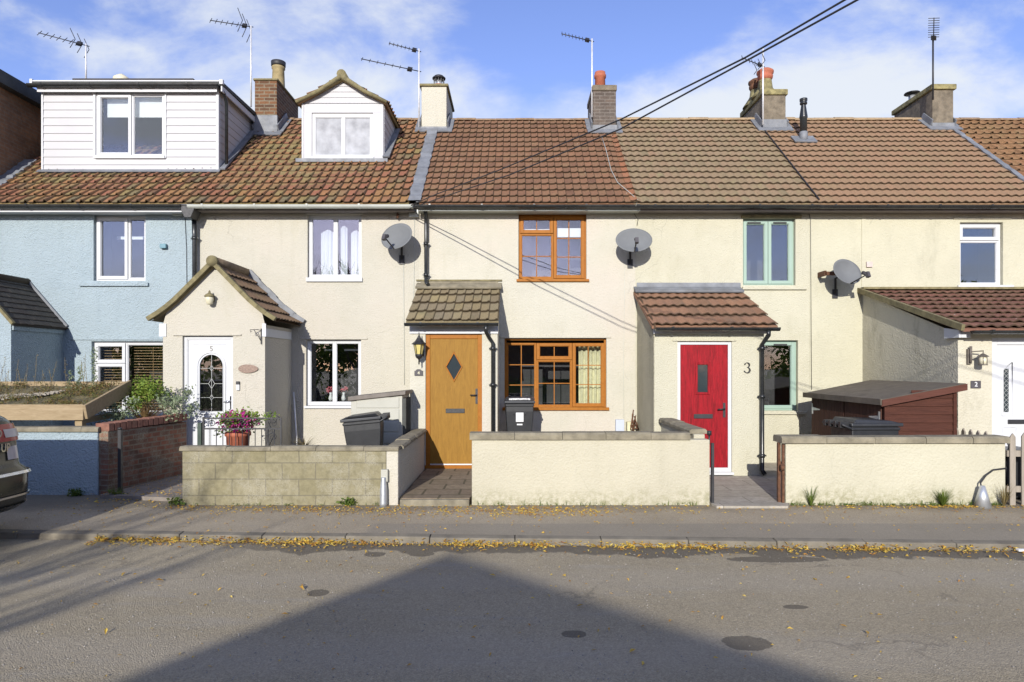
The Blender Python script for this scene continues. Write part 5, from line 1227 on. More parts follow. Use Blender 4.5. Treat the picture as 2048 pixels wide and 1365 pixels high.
shrub('plant', 'withered brown plant trailing behind the block wall', [('dry_stems', M['drystem'], lambda m_: (blades(m_, (dpn.x,dpn.y,.62), 70, .34, .20, .007, 15, .6), stems(m_, (dpn.x,dpn.y,.15), 6, .15, .5, 4)))], dpn, 'plant', None)

# ------------------------------------------------------------------ satellite dishes
def make_dish(label, c, n_, rx=.315, rz=.27, arm=(0,-.1)):
    """c centre of the bowl, n_ direction it looks; the wall is at WY"""
    t = thing('satellite_dish', label, 'satellite dish', (c[0],WY,c[2]), 'grey satellite dishes'); c = Vector(c); n_ = Vector(n_).normalized()
    u_ = Vector((0,0,1)).cross(n_).normalized(); v_ = n_.cross(u_); m_ = MB(); K, J = 7, 36
    for side in (0,1):
        b_ = len(m_.v); off = -.006*side
        for k_ in range(K+1):
            r_ = k_/K
            for j in range(J):
                a = 2*math.pi*j/J; m_.v.append(tuple(c + u_*rx*r_*math.cos(a) + v_*rz*r_*math.sin(a) + n_*(.075*r_*r_+off)))
        for k_ in range(K):
            for j in range(J):
                q_ = [b_+k_*J+j, b_+k_*J+(j+1)%J, b_+(k_+1)*J+(j+1)%J, b_+(k_+1)*J+j]; m_._f(*(q_ if not side else q_[::-1])); m_.sm.append(len(m_.f)-1)
    e_ = K*J
    for j in range(J): m_._f(e_+j, e_+(j+1)%J, 2*e_+J+(j+1)%J, 2*e_+J+j)
    m_.build('bowl', M['dish'], t)
    l = c + n_*.42 - v_*.20 + u_*arm[0]; w = MB(); w.tube([c-v_*rz*.96+n_*.06, l-v_*.03], .012, 8); w.build('feed_arm', M['iron'], t)
    w = MB(); w.tube([l-v_*.03, l+ (c-l).normalized()*.09], [.03,.035], 10); w.obox(l-v_*.04, u_, v_, n_, .03, .05, .03); w.build('receiver', M['slate'], t)
    w = MB(); w.tube([c-n_*.01, c-n_*.08, Vector((c.x,WY-.03,c.z-.05)), Vector((c.x,WY-.03,c.z-.33))], .02, 8); w.box(c.x-.05,c.x+.05,WY-.02,WY-.002,c.z-.42,c.z-.25); w.build('wall_bracket', M['iron'], t)
    return t
yd = 12.42
make_dish('grey satellite dish on the cream wall left of the black downpipe', (X(797,yd),yd,Z(477,yd)), (-.35,-.9,.38))
make_dish('grey satellite dish between the oak and the sage upstairs windows', (X(1267,yd),yd,Z(485,yd)), (-.05,-.9,.38), .33, .25)
make_dish('grey satellite dish with a rusty bracket right of the sage window', (X(1689,yd),yd,Z(547,yd)), (.30,-.9,.34), .31, .25, (.05,0))
w = MB(); w.box(X(1646,12.6),X(1668,12.6),12.5,12.56,Z(552,12.6),Z(545,12.6)); w.box(X(1646,12.6)-.015,X(1646,12.6)+.02,12.5,12.79,Z(553,12.6),Z(543,12.6)); tag(w.build('rusty_bracket', M['rust']), 'rusty steel bracket arm beside the right-hand dish'.replace('right-hand','third'), 'bracket')

# ------------------------------------------------------------------ TV aerials
def aerial(label, mast, boom, n_el, el=.11, refl=None, horiz=False, mastmat='alu', second=None):
    """mast: (px, py_top, py_bottom, y); boom: (px,py) tip and (px,py) root"""
    px, pt_, pb_, y = mast; t = thing('tv_aerial', label, 'aerial', (X(px,y),y,Z(pb_,y)), 'TV aerials above the chimneys')
    w = MB(); w.tube([(X(px,y),y,Z(pb_,y)),(X(px,y),y,Z(pt_,y))], .019, 8)
    w.build('mast', M[mastmat], t)
    for bi, bm in enumerate([boom]+([second] if second else [])):
        (ax_, ay_), (bx_, by_) = bm; A_ = Vector((X(ax_,y),y-.35,Z(ay_,y-.35)-.0)); A_.x = X(ax_,y-.35); B_ = Vector((X(bx_,y),y,Z(by_,y)))
        w = MB(); w.tube([A_,B_+(B_-A_).normalized()*.05], .010, 6); d_ = (B_-A_).normalized()
        ev = Vector((0,1,0)).cross(d_).normalized() if not horiz else Vector((1,0,0)); 
        if ev.z < 0 and not horiz: ev = -ev
        ev = (ev + (Vector((0,.8,0)) if not horiz else Vector((0,.1,.08)))).normalized()
        for i in range(n_el):
            p = A_ + (B_-A_)*(.02+.78*i/(n_el-1)); w.tube([p-ev*el, p+ev*el], .0075, 5)
        w.obox(A_+(B_-A_)*.84, d_, ev, d_.cross(ev), .05, .05, .03)
        if refl and bi == 0:
            p = A_+(B_-A_)*.90; up_ = Vector((0,0,1))
            for sg in (1,-1):
                for o_ in (-.25,0,.25):
                    yv = Vector((0,o_,0)); w.tube([p+yv, p+yv-d_*.10*0+up_*sg*refl + d_*(-.10)], .008, 5)
        w.build('boom', M['iron'], t)
aerial('TV aerial on a pale mast over the boxy dormer', (172,88,165,15.6), ((77,66),(174,92)), 7, .10, .22)
aerial('tall TV aerial beside the orange brick chimney', (502,52,214,15.3), ((420,41),(502,54)), 7, .10, .26)
aerial('mast with two stacked aerials beside the cream chimney', (838,98,262,15.3), ((778,87),(838,103)), 7, .07, None, second=((722,118),(838,143)))
aerial('TV aerial on a thin mast over the sooty brick chimney', (1184,78,235,15.3), ((1123,68),(1184,83)), 8, .09)
aerial('small TV aerial in front of the mortar mound chimney', (1526,98,250,15.2), ((1484,116),(1526,133)), 6, .10, .12)
aerial('TV aerial standing upright on a dark mast by the last chimney', (1866,80,200,15.2), ((1868,36),(1867,84)), 9, .13, None, True, 'iron')

# ------------------------------------------------------------------ lanterns, signs, small wall things
def lantern(label, px, py, y, k=1.0, roof=(.0,.115), glass='amber', kind='hex'):
    x, z = X(px,y), Z(py,y); t = thing('wall_lantern', label, 'lantern', (x,y,z-.2*k), 'wall lanterns by the front doors'); q = lambda pr: [(a*k,b*k) for a, b in pr]
    w = MB(); w.lathe(q([(.0,.28),(.008,.26),(.012,.22),(.035,.17),(.07,.12),(.125,.075),(.12,.065),(.0,.068)]), (x,y,z), 6, smooth=False); w.build('lantern_roof', M['iron'], t)
    w = MB(); w.lathe(q([(.088,.066),(.055,-.10)]), (x,y,z), 6, smooth=False); w.build('lantern_glass', M[glass], t)
    w = MB()
    for i in range(6): a = i*math.pi/3; w.tube([(x+.090*k*math.cos(a),y+.090*k*math.sin(a),z+.066*k),(x+.057*k*math.cos(a),y+.057*k*math.sin(a),z-.10*k)], .006*k, 5)
    w.lathe(q([(.062,-.10),(.066,-.12),(.06,-.14),(.045,-.165),(.02,-.18),(.012,-.20),(.012,-.26),(.0,-.285)]), (x,y,z), 8); w.build('lantern_cage', M['iron'], t)
    return t, x, z
t, x, z = lantern('black six-sided lantern with amber panes beside the golden oak door', 838, 697, 11.48)
w = MB(); w.tube([(x+.02,11.50,z-.12),(x+.03,11.60,z-.05),(x+.03,11.647,z-.0)], .012, 6); w.box(x+.0,x+.06,11.63,11.648,z-.13,z+.10); w.build('wall_bracket', M['iron'], t)
x, z = X(419,11.33), Z(597,11.33); t = thing('wall_lantern', 'small lantern with cream glass high on the porch gable', 'lantern', (x,11.33,z-.1), 'wall lanterns by the front doors')
w = MB(); w.lathe([(.0,.135),(.015,.12),(.02,.09),(.06,.065),(.085,.035),(.08,.025),(.0,.03)], (x,11.33,z), 14); w.build('lantern_roof', M['moss'], t)
w = MB(); w.lathe([(.062,.028),(.066,-.02),(.05,-.09),(.03,-.105),(0,-.108)], (x,11.33,z), 14); w.build('lantern_glass', M['opal'], t)
w = MB(); w.tube([(x,11.33,z+.05),(x+.01,11.40,z+.05),(x+.01,11.428,z-.01)], .014, 6); w.box(x-.02,x+.04,11.415,11.428,z-.06,z+.06); w.build('wall_bracket', M['moss'], t)
yl = 9.90; x, z = X(1966,yl), Z(716,yl); t = thing('wall_lantern', 'bronze lantern hanging from an arm beside the white door of number 2', 'lantern', (x,yl,z-.1), 'wall lanterns by the front doors')
w = MB(); w.lathe([(.0,.07),(.03,.055),(.09,.025),(.09,.015),(.0,.02)], (x,yl,z), 4, smooth=False); w.build('lantern_roof', M['storelid'], t)
w = MB(); w.lathe([(.052,.015),(.052,-.09)], (x,yl,z), 8); w.build('lantern_glass', M['opal'], t)
w = MB()
for i in range(6): a = i*math.pi/3; w.tube([(x+.055*math.cos(a),yl+.055*math.sin(a),z+.015),(x+.055*math.cos(a),yl+.055*math.sin(a),z-.095)], .005, 5)
w.lathe([(.06,-.095),(.06,-.11)], (x,yl,z), 8); xb = X(1949,yl)
w.tube([(xb,yl+.11,z+.09),(xb,yl+.05,z+.09),(x+.01,yl,z+.10),(x,yl,z+.07)], .009, 6); w.tube([(xb,yl+.08,z-.07),(xb,yl+.08,z+.17)], .018, 8); w.box(xb-.03,xb+.03,yl+.10,yl+.138,z-.09,z+.13); w.build('lantern_cage', M['storelid'], t)
def sign(name, label, mb, mat, ch=None, chmat=None, pos=None, size=.1, bold=.001, cat='sign', group=None):
    xs = [p[0] for p in mb.v]; ys = [p[1] for p in mb.v]; zs = [p[2] for p in mb.v]
    t = thing(name, label, cat, (sum(xs)/len(xs), min(ys), min(zs)), group); mb.build('plate', mat, t, bevel=.003)
    if ch: text(t, ch, *pos, size, chmat, ext=.002, bold=bold)
    return t
y = 11.645; w = MB(); xa, xb, za, zb = X(829,y), X(846,y), Z(752,y), Z(742,y); xm_ = (xa+xb)/2
w.prism([(xa,y-.012,za),(xb,y-.012,za),(xb,y-.012,zb)]+[(xm_+(xb-xa)*.36*math.cos(a*math.pi/6),y-.012,zb+.028*math.sin(a*math.pi/6)) for a in range(7)]+[(xa,y-.012,zb)], (0,.01,0))
sign('house_number_sign', 'small arched brown plaque numbered 4 beside the oak door', w, M['slate'], '4', M['opal'], ((xa+xb)/2,y-.014,(za+zb)/2+.004), .075, cat='number sign', group='house number signs')
y = 10.035; w = MB(); w.box(X(1941,y),X(1961,y),y-.012,y-.001,Z(777,y),Z(762,y))
sign('house_number_sign', 'square grey slate numbered 2 beside the white door', w, M['slate'], '2', M['paper'], (X(1951,y),y-.014,Z(769.5,y)), .095, cat='number sign', group='house number signs')
t = thing('house_number', 'bare black number 3 on the porch wall beside the red door', 'number sign', (X(1494,11.24),11.24,Z(737,11.24)), 'house number signs')
x3, z3, yy = X(1494,11.238), Z(735.5,11.238), 11.238
w = MB(); P_ = []
for cx_, cz_, r_, a0_, a1_ in ((0,.040,.040,150,-90),(0,-.042,.048,90,-150)):
    for i in range(11):
        a = R(a0_+(a1_-a0_)*i/10); P_.append((x3+cx_+r_*math.cos(a), yy, z3+cz_+r_*.95*math.sin(a)))
w.tube(P_[:11], [.008,.005,.006,.008,.011,.014,.014,.012,.009,.006,.004], 8); w.tube(P_[11:], [.004,.007,.010,.014,.016,.016,.014,.010,.007,.006,.009], 8)
w.tube([P_[0],(P_[0][0]+.004,yy,P_[0][2]-.012)], .012, 8); w.tube([P_[-1],(P_[-1][0]+.004,yy,P_[-1][2]+.01)], .014, 8)
w.build('numeral', M['iron'], t)
y = 11.425; w = MB(); xo, zo = X(497,y), Z(738,y); w.prism([(xo+.165*math.cos(i*math.pi/14),y-.02,zo+.072*math.sin(i*math.pi/14)*(1-.12*math.cos(i*math.pi/14))) for i in range(28)], (0,.018,0))
sign('house_name_sign', 'oval carved brown name plaque on the gabled porch', w, M['bronze'])
w = MB(); x_, z_ = X(476.5,y), Z(772,y); w.box(x_-.028,x_+.028,y-.028,y-.002,z_-.075,z_+.02); t = thing('doorbell', 'black and white video doorbell right of door 5', 'doorbell', (x_,y,z_-.07)); w.build('bell_body', M['paper'], t, bevel=.006)
w = MB(); w.box(x_-.029,x_+.029,y-.031,y-.001,z_+.02,z_+.075); w.build('camera_cap', M['iron'], t, bevel=.006)
w = MB(); x_, z_ = X(523,y), Z(672,y)
w.box(x_-.008,x_+.008,y-.02,y-.002,z_-.14,z_+.12); w.tube([(x_,y-.02,z_+.09),(x_-.05,y-.08,z_+.10),(x_-.13,y-.16,z_+.09),(x_-.12,y-.16,z_+.05),(x_-.10,y-.15,z_+.07)], .006, 6); w.tube([(x_,y-.02,z_-.09),(x_-.03,y-.05,z_-.02),(x_-.08,y-.12,z_+.09)], .006, 6)
tag(w.build('hanging_bracket', M['iron']), 'black scrolled iron bracket by the corner of the gabled porch', 'bracket')
w = MB(); y = 12.795; w.box(X(348,y),X(367,y),y-.08,y-.002,Z(433,y),Z(421,y)); tag(w.build('junction_box', M['oldwhite'], bevel=.006), 'grey cable box under the gutter at the edge of the blue wall', 'cable box', 'small boxes on the walls')
w = MB(); w.box(X(819,y),X(838,y),y-.08,y-.002,Z(436,y),Z(421,y)); tag(w.build('junction_box', M['oldwhite'], bevel=.006), 'grey cable box beside the top of the black downpipe', 'cable box', 'small boxes on the walls')
w = MB(); w.box(X(323,y),X(335,y),y-.07,y-.002,Z(498,y),Z(489,y)); tag(w.build('wall_vent', m_plain('teal_paint',(.10,.22,.27),.5,.1,5), bevel=.006), 'small teal vent cover high on the blue wall', 'vent')
w = MB(); w.box(X(1732,y),X(1744,y),y-.03,y-.002,Z(535,y),Z(524,y)); tag(w.build('junction_box', m_plain('pinkish_plastic',(.50,.42,.38),.6,.1,20), bevel=.004), 'tiny pinkish box on the wall right of the third dish', 'cable box', 'small boxes on the walls')
w = MB(); w.box(X(1230,y),X(1247,y),y-.10,y-.002,Z(862,y),Z(839,y)); tag(w.build('meter_box', m_plain('pale_blue_grey_plastic',(.42,.46,.54),.5,.05,5), bevel=.008), 'pale blue grey meter box low on the wall above the cream coping', 'meter box')
t = thing('gas_meter', 'yellow box with curled rusty pipes beside the meter box', 'meter', (X(1266,12.6),12.6,Z(862,12.6)))
w = MB(); w.box(X(1253,12.7),X(1268,12.7),12.6,12.78,Z(880,12.7),Z(844,12.7)); w.build('meter_body', M['curtain'], t, bevel=.01)
w = MB(); q = random.Random(9); p0 = Vector((X(1268,12.55),12.55,Z(858,12.55)))
for i in range(7): w.tube([p0+Vector((0,0,q.uniform(-.1,.3))), p0+Vector((q.uniform(-.12,.1),-.03,q.uniform(-.05,.36))), p0+Vector((q.uniform(-.15,.12),-.02,q.uniform(0,.38)))], .012, 5)
w.build('rusty_pipe', M['rust'], t)
# utility cover on block wall, cone with cable
t = thing('cable_guard', 'grey metal tube guard standing against the block wall corner', 'cable guard', (X(767,8.93),8.93,.08))
w = MB(); w.lathe([(.05,.08),(.05,.12),(.048,.30),(.034,.44),(.034,.46)], (X(767,8.93),8.93,0), 16); w.build('guard_tube', M['metal'], t)
w = MB(); w.box(X(762,8.95)-.0,X(776,8.95),8.93,8.998,.40,.56); w.build('guard_clip', M['store'], t, bevel=.006)
t = thing('cable_guard', 'galvanised cone shielding a black cable at the yellow-cream wall foot', 'cable guard', (X(1964,8.85),8.85,.08))
w = MB(); cx_ = X(1965,8.88); w.lathe([(.105,.08),(.03,.36),(.022,.36)], (cx_,8.88,0), 20); w.build('cone', M['metal'], t)
w = MB(); w.tube([(cx_,8.9,.33),(X(1961,8.93),8.93,Z(966,8.93)),(X(1972,8.95),8.95,Z(951,8.95)),(X(1987,8.97),8.97,Z(940,8.97)),(X(2013,8.98),8.98,Z(937,8.98))], .011, 8); w.build('cable', M['iron'], t)

# ------------------------------------------------------------------ picket fence
pf = thing('picket_fence', 'weathered grey picket fence ending the yellow-cream wall', 'fence', (6.6,9.0,.06))
def picket(x, y, z0, z1, w_=.075, d_=.02, ax='x'):
    m_ = MB(); h = w_/2
    if ax == 'x': m_.prism([(x-h,y,z0),(x+h,y,z0),(x+h,y,z1-.05),(x,y,z1),(x-h,y,z1-.05)], (0,d_,0))
    else: m_.prism([(x,y-h,z0),(x,y-h,z1-.05),(x,y,z1),(x,y+h,z1-.05),(x,y+h,z0)], (d_,0,0))
    m_.build('picket', M['fencewood'], pf, bevel=.003)
for i in range(9): picket(6.56+i*.155, 8.99, .08, 1.03+.01*(i % 2))
for i in range(5): picket(6.42, 9.32+i*.155, .1, 1.03, ax='y')
w = MB(); w.box(6.50,7.9,9.012,9.05,.72,.80); w.box(6.50,7.9,9.012,9.05,.25,.33); w.box(6.442,6.48,9.2,10.0,.72,.80); w.build('rail', M['fencewood'], pf)
t = thing('wheelie_bin', 'dark bin partly hidden behind the picket fence', 'bin', (6.85,9.5,.1)); w = MB(); w.prism([(6.75,9.35,.1),(7.2,9.35,.1),(7.24,9.35,.72),(6.71,9.35,.72)], (0,.5,0)); w.build('bin_body', M['bin'], t, bevel=.02)
w = MB(); w.box(6.69,7.26,9.33,9.87,.722,.76); w.build('lid', M['binlid'], t, bevel=.01); w = MB(); w.tube([(6.70,9.33,.55),(6.72,9.28,.82),(6.68,9.28,.92)], .012, 6); w.build('handle', M['iron'], t)

# ------------------------------------------------------------------ cables
def cable(name, label, pts, r, mat='iron', cat='cable', group=None, rad=None):
    w = MB(); w.tube(pts, r, 8); o = tag(w.build(name, M[mat]), label, cat, group); return o
def ovh(pxs, zoff=0):                            # plan line of the two overhead cables
    out = []
    for px, py in pxs:
        k_ = (px-CX)/F; s_ = (-2.09 + .609*12.72)/(k_+.609); out.append((k_*s_, s_, Z(py, s_)))
    return out
def ext(pts, to): return pts + [to]
A_ = ovh([(806,418),(870,390),(1000,340),(1240,240),(1490,116),(1690,0)]); B_ = ovh([(812,420),(890,393),(1020,350),(1240,259),(1500,118),(1715,0)])
def cont(P_, d_=18):
    a, b = Vector(P_[-2]), Vector(P_[-1]); u_ = (b-a).normalized(); return P_ + [tuple(b+u_*4+Vector((0,0,.02))), tuple(b+u_*d_+Vector((0,0,.9)))]
cable('overhead_cable', 'black overhead cable to the eaves, upper of the two', cont(A_), .0085, group='overhead cables')
cable('overhead_cable', 'black overhead cable to the eaves, lower of the two', cont(B_), .0085, group='overhead cables')
w = MB(); q = Vector(A_[0])
for sz in (-.05,.07): w.lathe([(.0,-.04),(.03,-.03),(.02,0),(.03,.03),(0,.04)], q+Vector((-.1,0.0,sz-.08)), 10)
w.tube([q+Vector((-.1,0,-.18)),q+Vector((-.1,.0,.02)),q+Vector((-.05,.0,.06)),q], .012, 6); w.tube([q+Vector((-.1,0,-.1)),(q.x-.1,WY-.002,q.z-.1)], .014, 6)
tag(w.build('cable_anchor', M['rust']), 'rusty insulator bracket where the overhead cables meet the wall', 'cable anchor')
yw = WY-.012
def wc(label, pxy, r=.005, mat='iron', y=yw): cable('wall_cable', label, [(X(a,y),y,Z(b,y)) for a, b in pxy], r, mat, 'cable', 'thin cables clipped to the walls')
wc('grey cable running down the wall left of the beige store', [(829,436),(828,560),(824,700),(825,775)], .004, 'oldwhite')
wc('grey cable hanging below the first satellite dish', [(807,520),(808,640),(809,770)], .004, 'oldwhite')
wc('dark cable down the wall right of the sage windows', [(1617,424),(1621,440),(1622,600),(1623,780)], .005)
wc('thin pale cable below the second satellite dish', [(1250,520),(1249,600),(1247,740),(1248,838)], .003, 'oldwhite')
wc('slack cable under the eaves above the oak window', [(900,421),(960,424),(1037,423),(1100,426),(1180,424),(1240,425),(1266,424),(1276,440),(1274,452)], .006)
wc('dark cable at the edge of the blue wall', [(370,434),(373,500),(374,600)], .005)
def onroof(px, py, h=.07):
    k_ = (HY-py)/F; m_ = (RZ-EZ)/(RY-EY); y = (EZ-CH+h-m_*EY)/(k_-m_); return (X(px,y), y, CH+k_*y)
cable('roof_cable', 'pale cable trailing down the tiles from the sooty chimney', [onroof(*p) for p in ((1203,272),(1212,300),(1222,340),(1235,365),(1262,388),(1275,400))]+[(X(1272,12.4),12.38,Z(412,12.4)),(X(1266,12.6),12.7,Z(424,12.7))], .006, 'oldwhite')

# ------------------------------------------------------------------ parked car at the left edge
car = thing('parked_car', 'dark bronze estate car parked half on the pavement, only its tail in view', 'car', (-7.6,6.95,.0))
CY = 6.93
def cring(z, xr, xf, hw, r=.32, n=7):
    out = []
    for cx_, cy_, a0_ in ((xr-r, CY-hw+r, -90), (xr-r, CY+hw-r, 0), (xf+r, CY+hw-r, 90), (xf+r, CY-hw+r, 180)):
        for i in range(n): a = R(a0_+90*i/(n-1)); out.append((cx_+r*math.cos(a), cy_+r*math.sin(a), z))
    return out
def loft(mb, rings, cap0=False, cap1=False):
    b_ = len(mb.v); m_ = len(rings[0])
    for r_ in rings: mb.v += r_
    for i in range(len(rings)-1):
        for j in range(m_): j2 = (j+1) % m_; mb._f(b_+i*m_+j, b_+i*m_+j2, b_+(i+1)*m_+j2, b_+(i+1)*m_+j); mb.sm.append(len(mb.f)-1)
    if cap0: mb._f(*[b_+j for j in range(m_-1,-1,-1)])
    if cap1: mb._f(*[b_+(len(rings)-1)*m_+j for j in range(m_)])
XR = -5.44
body = [(.30,XR-.10,-9.85,.84),(.36,XR-.02,-9.93,.90),(.50,XR,-9.95,.915),(.66,XR+.0,-9.95,.92),(.70,XR-.03,-9.94,.92),(.74,XR-.10,-9.92,.92),(.90,XR-.12,-9.9,.915),(1.05,XR-.14,-9.8,.905),(1.16,XR-.18,-9.2,.885),(1.20,XR-.22,-8.9,.86)]
w = MB(); loft(w, [cring(*b_) for b_ in body], True, True); w.build('body', M['carpaint'], car)
cab = [(1.201,XR-.24,-8.9,.84),(1.33,XR-.45,-8.3,.72),(1.40,XR-.60,-8.1,.66)]
w = MB(); loft(w, [cring(*b_, r=.25) for b_ in cab]); w.build('window_glass', M['carglass'], car)
w = MB(); loft(w, [cring(1.401,XR-.55,-8.15,.67,.25), cring(1.43,XR-.62,-8.05,.66,.25), cring(1.445,XR-.80,-7.9,.52,.25)], True, True); w.build('car_roof', M['carpaint'], car)
def cpatch(mb, zs, ds, i0, i1, off):             # strip that follows the rear corner next to the pavement
    rows = []
    for z, d_ in zip(zs, ds):
        xr = None
        for (za_, xa, _, ha), (zb_, xb, _, hb) in zip(body[:-1], body[1:]):
            if za_ <= z <= zb_: t_ = (z-za_)/(zb_-za_); xr = xa+(xb-xa)*t_; hw = ha+(hb-ha)*t_
        rg = cring(z, xr+off, -9.9, hw+off, .32, 13); pre = [(xr+off, CY+.15+k_*(hw-.15-.32+0)/6, z) for k_ in range(6)]
        rows.append((pre+rg[13:26])[i0:i1])
    b_ = len(mb.v); m_ = len(rows[0])
    for r_ in rows: mb.v += r_
    for i in range(len(rows)-1):
        for j in range(m_-1): mb._f(b_+i*m_+j, b_+i*m_+j+1, b_+(i+1)*m_+j+1, b_+(i+1)*m_+j)
w = MB(); cpatch(w, (.98,1.06,1.15), (0,0,0), 3, 14, .014); w.build('tail_light', M['redlens'], car)
w = MB(); cpatch(w, (1.02,1.10), (0,0), 5, 11, .022); w.build('indicator_lens', M['clearlens'], car)
w = MB(); cpatch(w, (.80,.93), (0,0), 5, 9, .012); w.build('reflector', M['clearlens'], car)
w = MB(); cpatch(w, (.66,.685), (0,0), 0, 17, .02); cpatch(w, (.44,.46), (0,0), 0, 15, .016); w.build('chrome_strip', M['chrome'], car)
w = MB(); cpatch(w, (.31,.36), (0,0), 0, 17, .01); w.build('bumper_skirt', M['black'], car)
w = MB(); w.box(XR-.135,XR-.115,CY-.4,CY+.4,.95,.985); w.build('tailgate_trim', M['chrome'], car)
text(car, 'UP', XR-.10, 7.42, .92, .11, M['chrome'], 'badge_letters', .004, .002, '+x'); text(car, 'D', XR-.125, 7.36, 1.06, .10, M['chrome'], 'badge_letters', .004, .002, '+x')
car.scale = (1,1,1.11)
for xx in (-6.25,-9.0):
    for yy_ in (CY-.93, CY+.71):
        w = MB(); w.lathe([(.20,0),(.31,.0),(.33,.03),(.33,.19),(.31,.22),(.20,.22)], (xx,yy_,.33), 28, axis='y'); ty = w.build('wheel', M['tyre'], car)
        w = MB(); w.lathe([(.0,.01),(.20,.02),(.20,.20),(.0,.21)], (xx,yy_,.33), 20, axis='y'); w.build('rim', M['alu'], ty)

# ------------------------------------------------------------------ grass tufts and fallen leaves
def tuft(label, px, y, n, r, h, mat='grass', seed=1, cat='grass tuft'):
    w = MB(); blades(w, (X(px,y),y,.085), n, r, h, .004, seed, .5)
    if mat == 'weed': leaves(w, (X(px,y),y,.13), (.13,.05,.05), 90, .05, seed); mat = 'grass'
    tag(w.build('grass_tuft' if cat == 'grass tuft' else 'weed', M[mat]), label, cat, 'weeds along the wall feet')
tuft('thin grass tuft at the left end of the yellow-cream wall foot'.replace('left end','gate end'), 1622, 8.93, 60, .16, .30, seed=2)
tuft('thick grass tuft halfway along the yellow-cream wall foot', 1886, 8.93, 170, .20, .24, seed=3)
tuft('dry grass below the picket fence end', 2008, 8.90, 60, .14, .32, 'drystem', 4)
tuft('leafy weed at the foot of the blue wall', 150, 9.62, 60, .15, .10, 'weed', 5, 'weed')
tuft('leafy weed under the black gate post', 232, 9.5, 90, .20, .16, 'weed', 6, 'weed')
tuft('leafy weed at the corner of the block wall by the blue house path', 352, 8.97, 40, .12, .14, 'weed', 7, 'weed')
tuft('tiny weed at the block wall foot near the metal guard', 697, 8.96, 20, .05, .08, 'weed', 8, 'weed')
for nm_, lb_, x0_, x1_, n_, sd_ in (('ground_weeds','low weeds and grass in the joint along the yellow-cream wall foot',3.62,6.45,260,5),('ground_weeds','sparse moss and grass in the joint below the middle and block walls',-4.3,2.5,120,6)):
    w = MB(); q = random.Random(sd_)
    for _ in range(n_): xx = q.uniform(x0_,x1_); (blades(w, (xx,8.975,.08), 3, .05, q.choice((.03,.05,.09)), .003, q.randrange(9999), .6) if q.random() < .6 else leaves(w, (xx,8.965,.10), (.05,.02,.02), 6, .022, q.randrange(9999)))
    stuff(w.build(nm_, M['grass']), lb_, 'weeds')
lw = MB(); q = random.Random(77)
def leaf(x, y, z, s_):
    a = q.uniform(0,6.28); u_ = Vector((math.cos(a),math.sin(a),q.gauss(0,.25))); v_ = Vector((-math.sin(a),math.cos(a),q.gauss(0,.25)))*q.uniform(.45,.9); p = Vector((x,y,z)); k_ = len(lw.v)
    lw.v += [tuple(p-u_*s_), tuple(p-v_*s_*.6+Vector((0,0,s_*.35))), tuple(p+u_*s_), tuple(p+v_*s_*.6+Vector((0,0,s_*q.uniform(.1,.5))))]; lw._f(k_,k_+1,k_+2,k_+3)
for _ in range(5200):                            # along the kerb
    x = q.uniform(-4.6, 5.4); den = .5+.5*math.sin(x*2.1)*math.sin(x*5.3+1)
    if q.random() > (.22 if x > -1.6 else .5)+.78*den*den: continue
    d_ = abs(q.gauss(0,.05 if q.random() < .75 else .16)); leaf(x, kerb_y(x)-.012-d_, .012+max(0,.05-d_)*q.random(), q.uniform(.010,.028))
def patch(cx_, cy_, rx, ry, n, z=.09, s_=(.010,.026)):
    for _ in range(n): yy_ = cy_+q.gauss(0,ry); leaf(cx_+q.gauss(0,rx), yy_ if cx_ < -4.5 else (yy_ if yy_ < 8.97 else 8.97-q.random()*.2), z if yy_ < 9.4 or cx_ > -4.5 else .145, q.uniform(*s_))
for a in ((-2.6,8.75,.7,.12,260),(-1.9,8.6,.5,.12,160),(.35,8.55,.45,.16,420),(-.3,8.7,.5,.2,200),(-.9,8.55,.5,.15,120),(-4.2,8.8,.22,.08,70),(1.6,8.7,.6,.15,90),(4.9,8.85,1.0,.06,220),(5.9,8.88,.4,.05,160),(-4.9,9.4,.4,.25,110),(-5.3,9.35,.4,.15,90)): patch(*a)
for _ in range(900): leaf(q.uniform(-6,6.5), 8.95-1.5*q.random()**1.6, .088, q.uniform(.008,.022))
for _ in range(420): x = q.uniform(-5,5.5); leaf(x, 7.0-3.1*q.random()**1.3, .008, q.uniform(.006,.022))
for px, py, s_ in ((603,1180,.045),(60,1166,.03),(247,1152,.03),(320,1164,.035),(212,1267,.028),(985,1154,.035),(1128,1155,.03),(1687,1256,.03),(1735,1270,.028),(1630,1163,.035),(1487,1143,.028),(1580,1262,.025),(1265,1306,.03),(570,1232,.03),(1760,1234,.025),(1160,1215,.03)):
    y = CH*F/(py-HY); leaf(X(px,y), y, .015, s_)
for _ in range(300): x = q.uniform(-5.7,-4.5); leaf(x, q.uniform(9.3,11.2), .145, q.uniform(.008,.018))
stuff(lw.build('fallen_leaves', M['autumn']), 'yellow and brown fallen leaves along the kerb and wall feet', 'leaves')
w = MB(); w.box(X(2028,7.05),X(2060,7.05),6.98,7.04,.01,.035); tag(w.build('litter_scrap', M['paper'], bevel=.01), 'crumpled white scrap in the gutter at the kerb', 'litter')
gv = MB(); q = random.Random(8)
for _ in range(1300):
    x, y, s_ = q.uniform(-5,5), q.uniform(3.9,7.0), q.uniform(.002,.0045); gv.obox((x,y,s_*.6), (1,0,0), (0,1,0), (0,0,1), s_, s_*.8, s_*.7)
stuff(gv.build('loose_grit', m_plain('pale_grit', (.26,.245,.22), .9, .5, 40)), 'loose pale grit scattered over the worn road', 'grit')

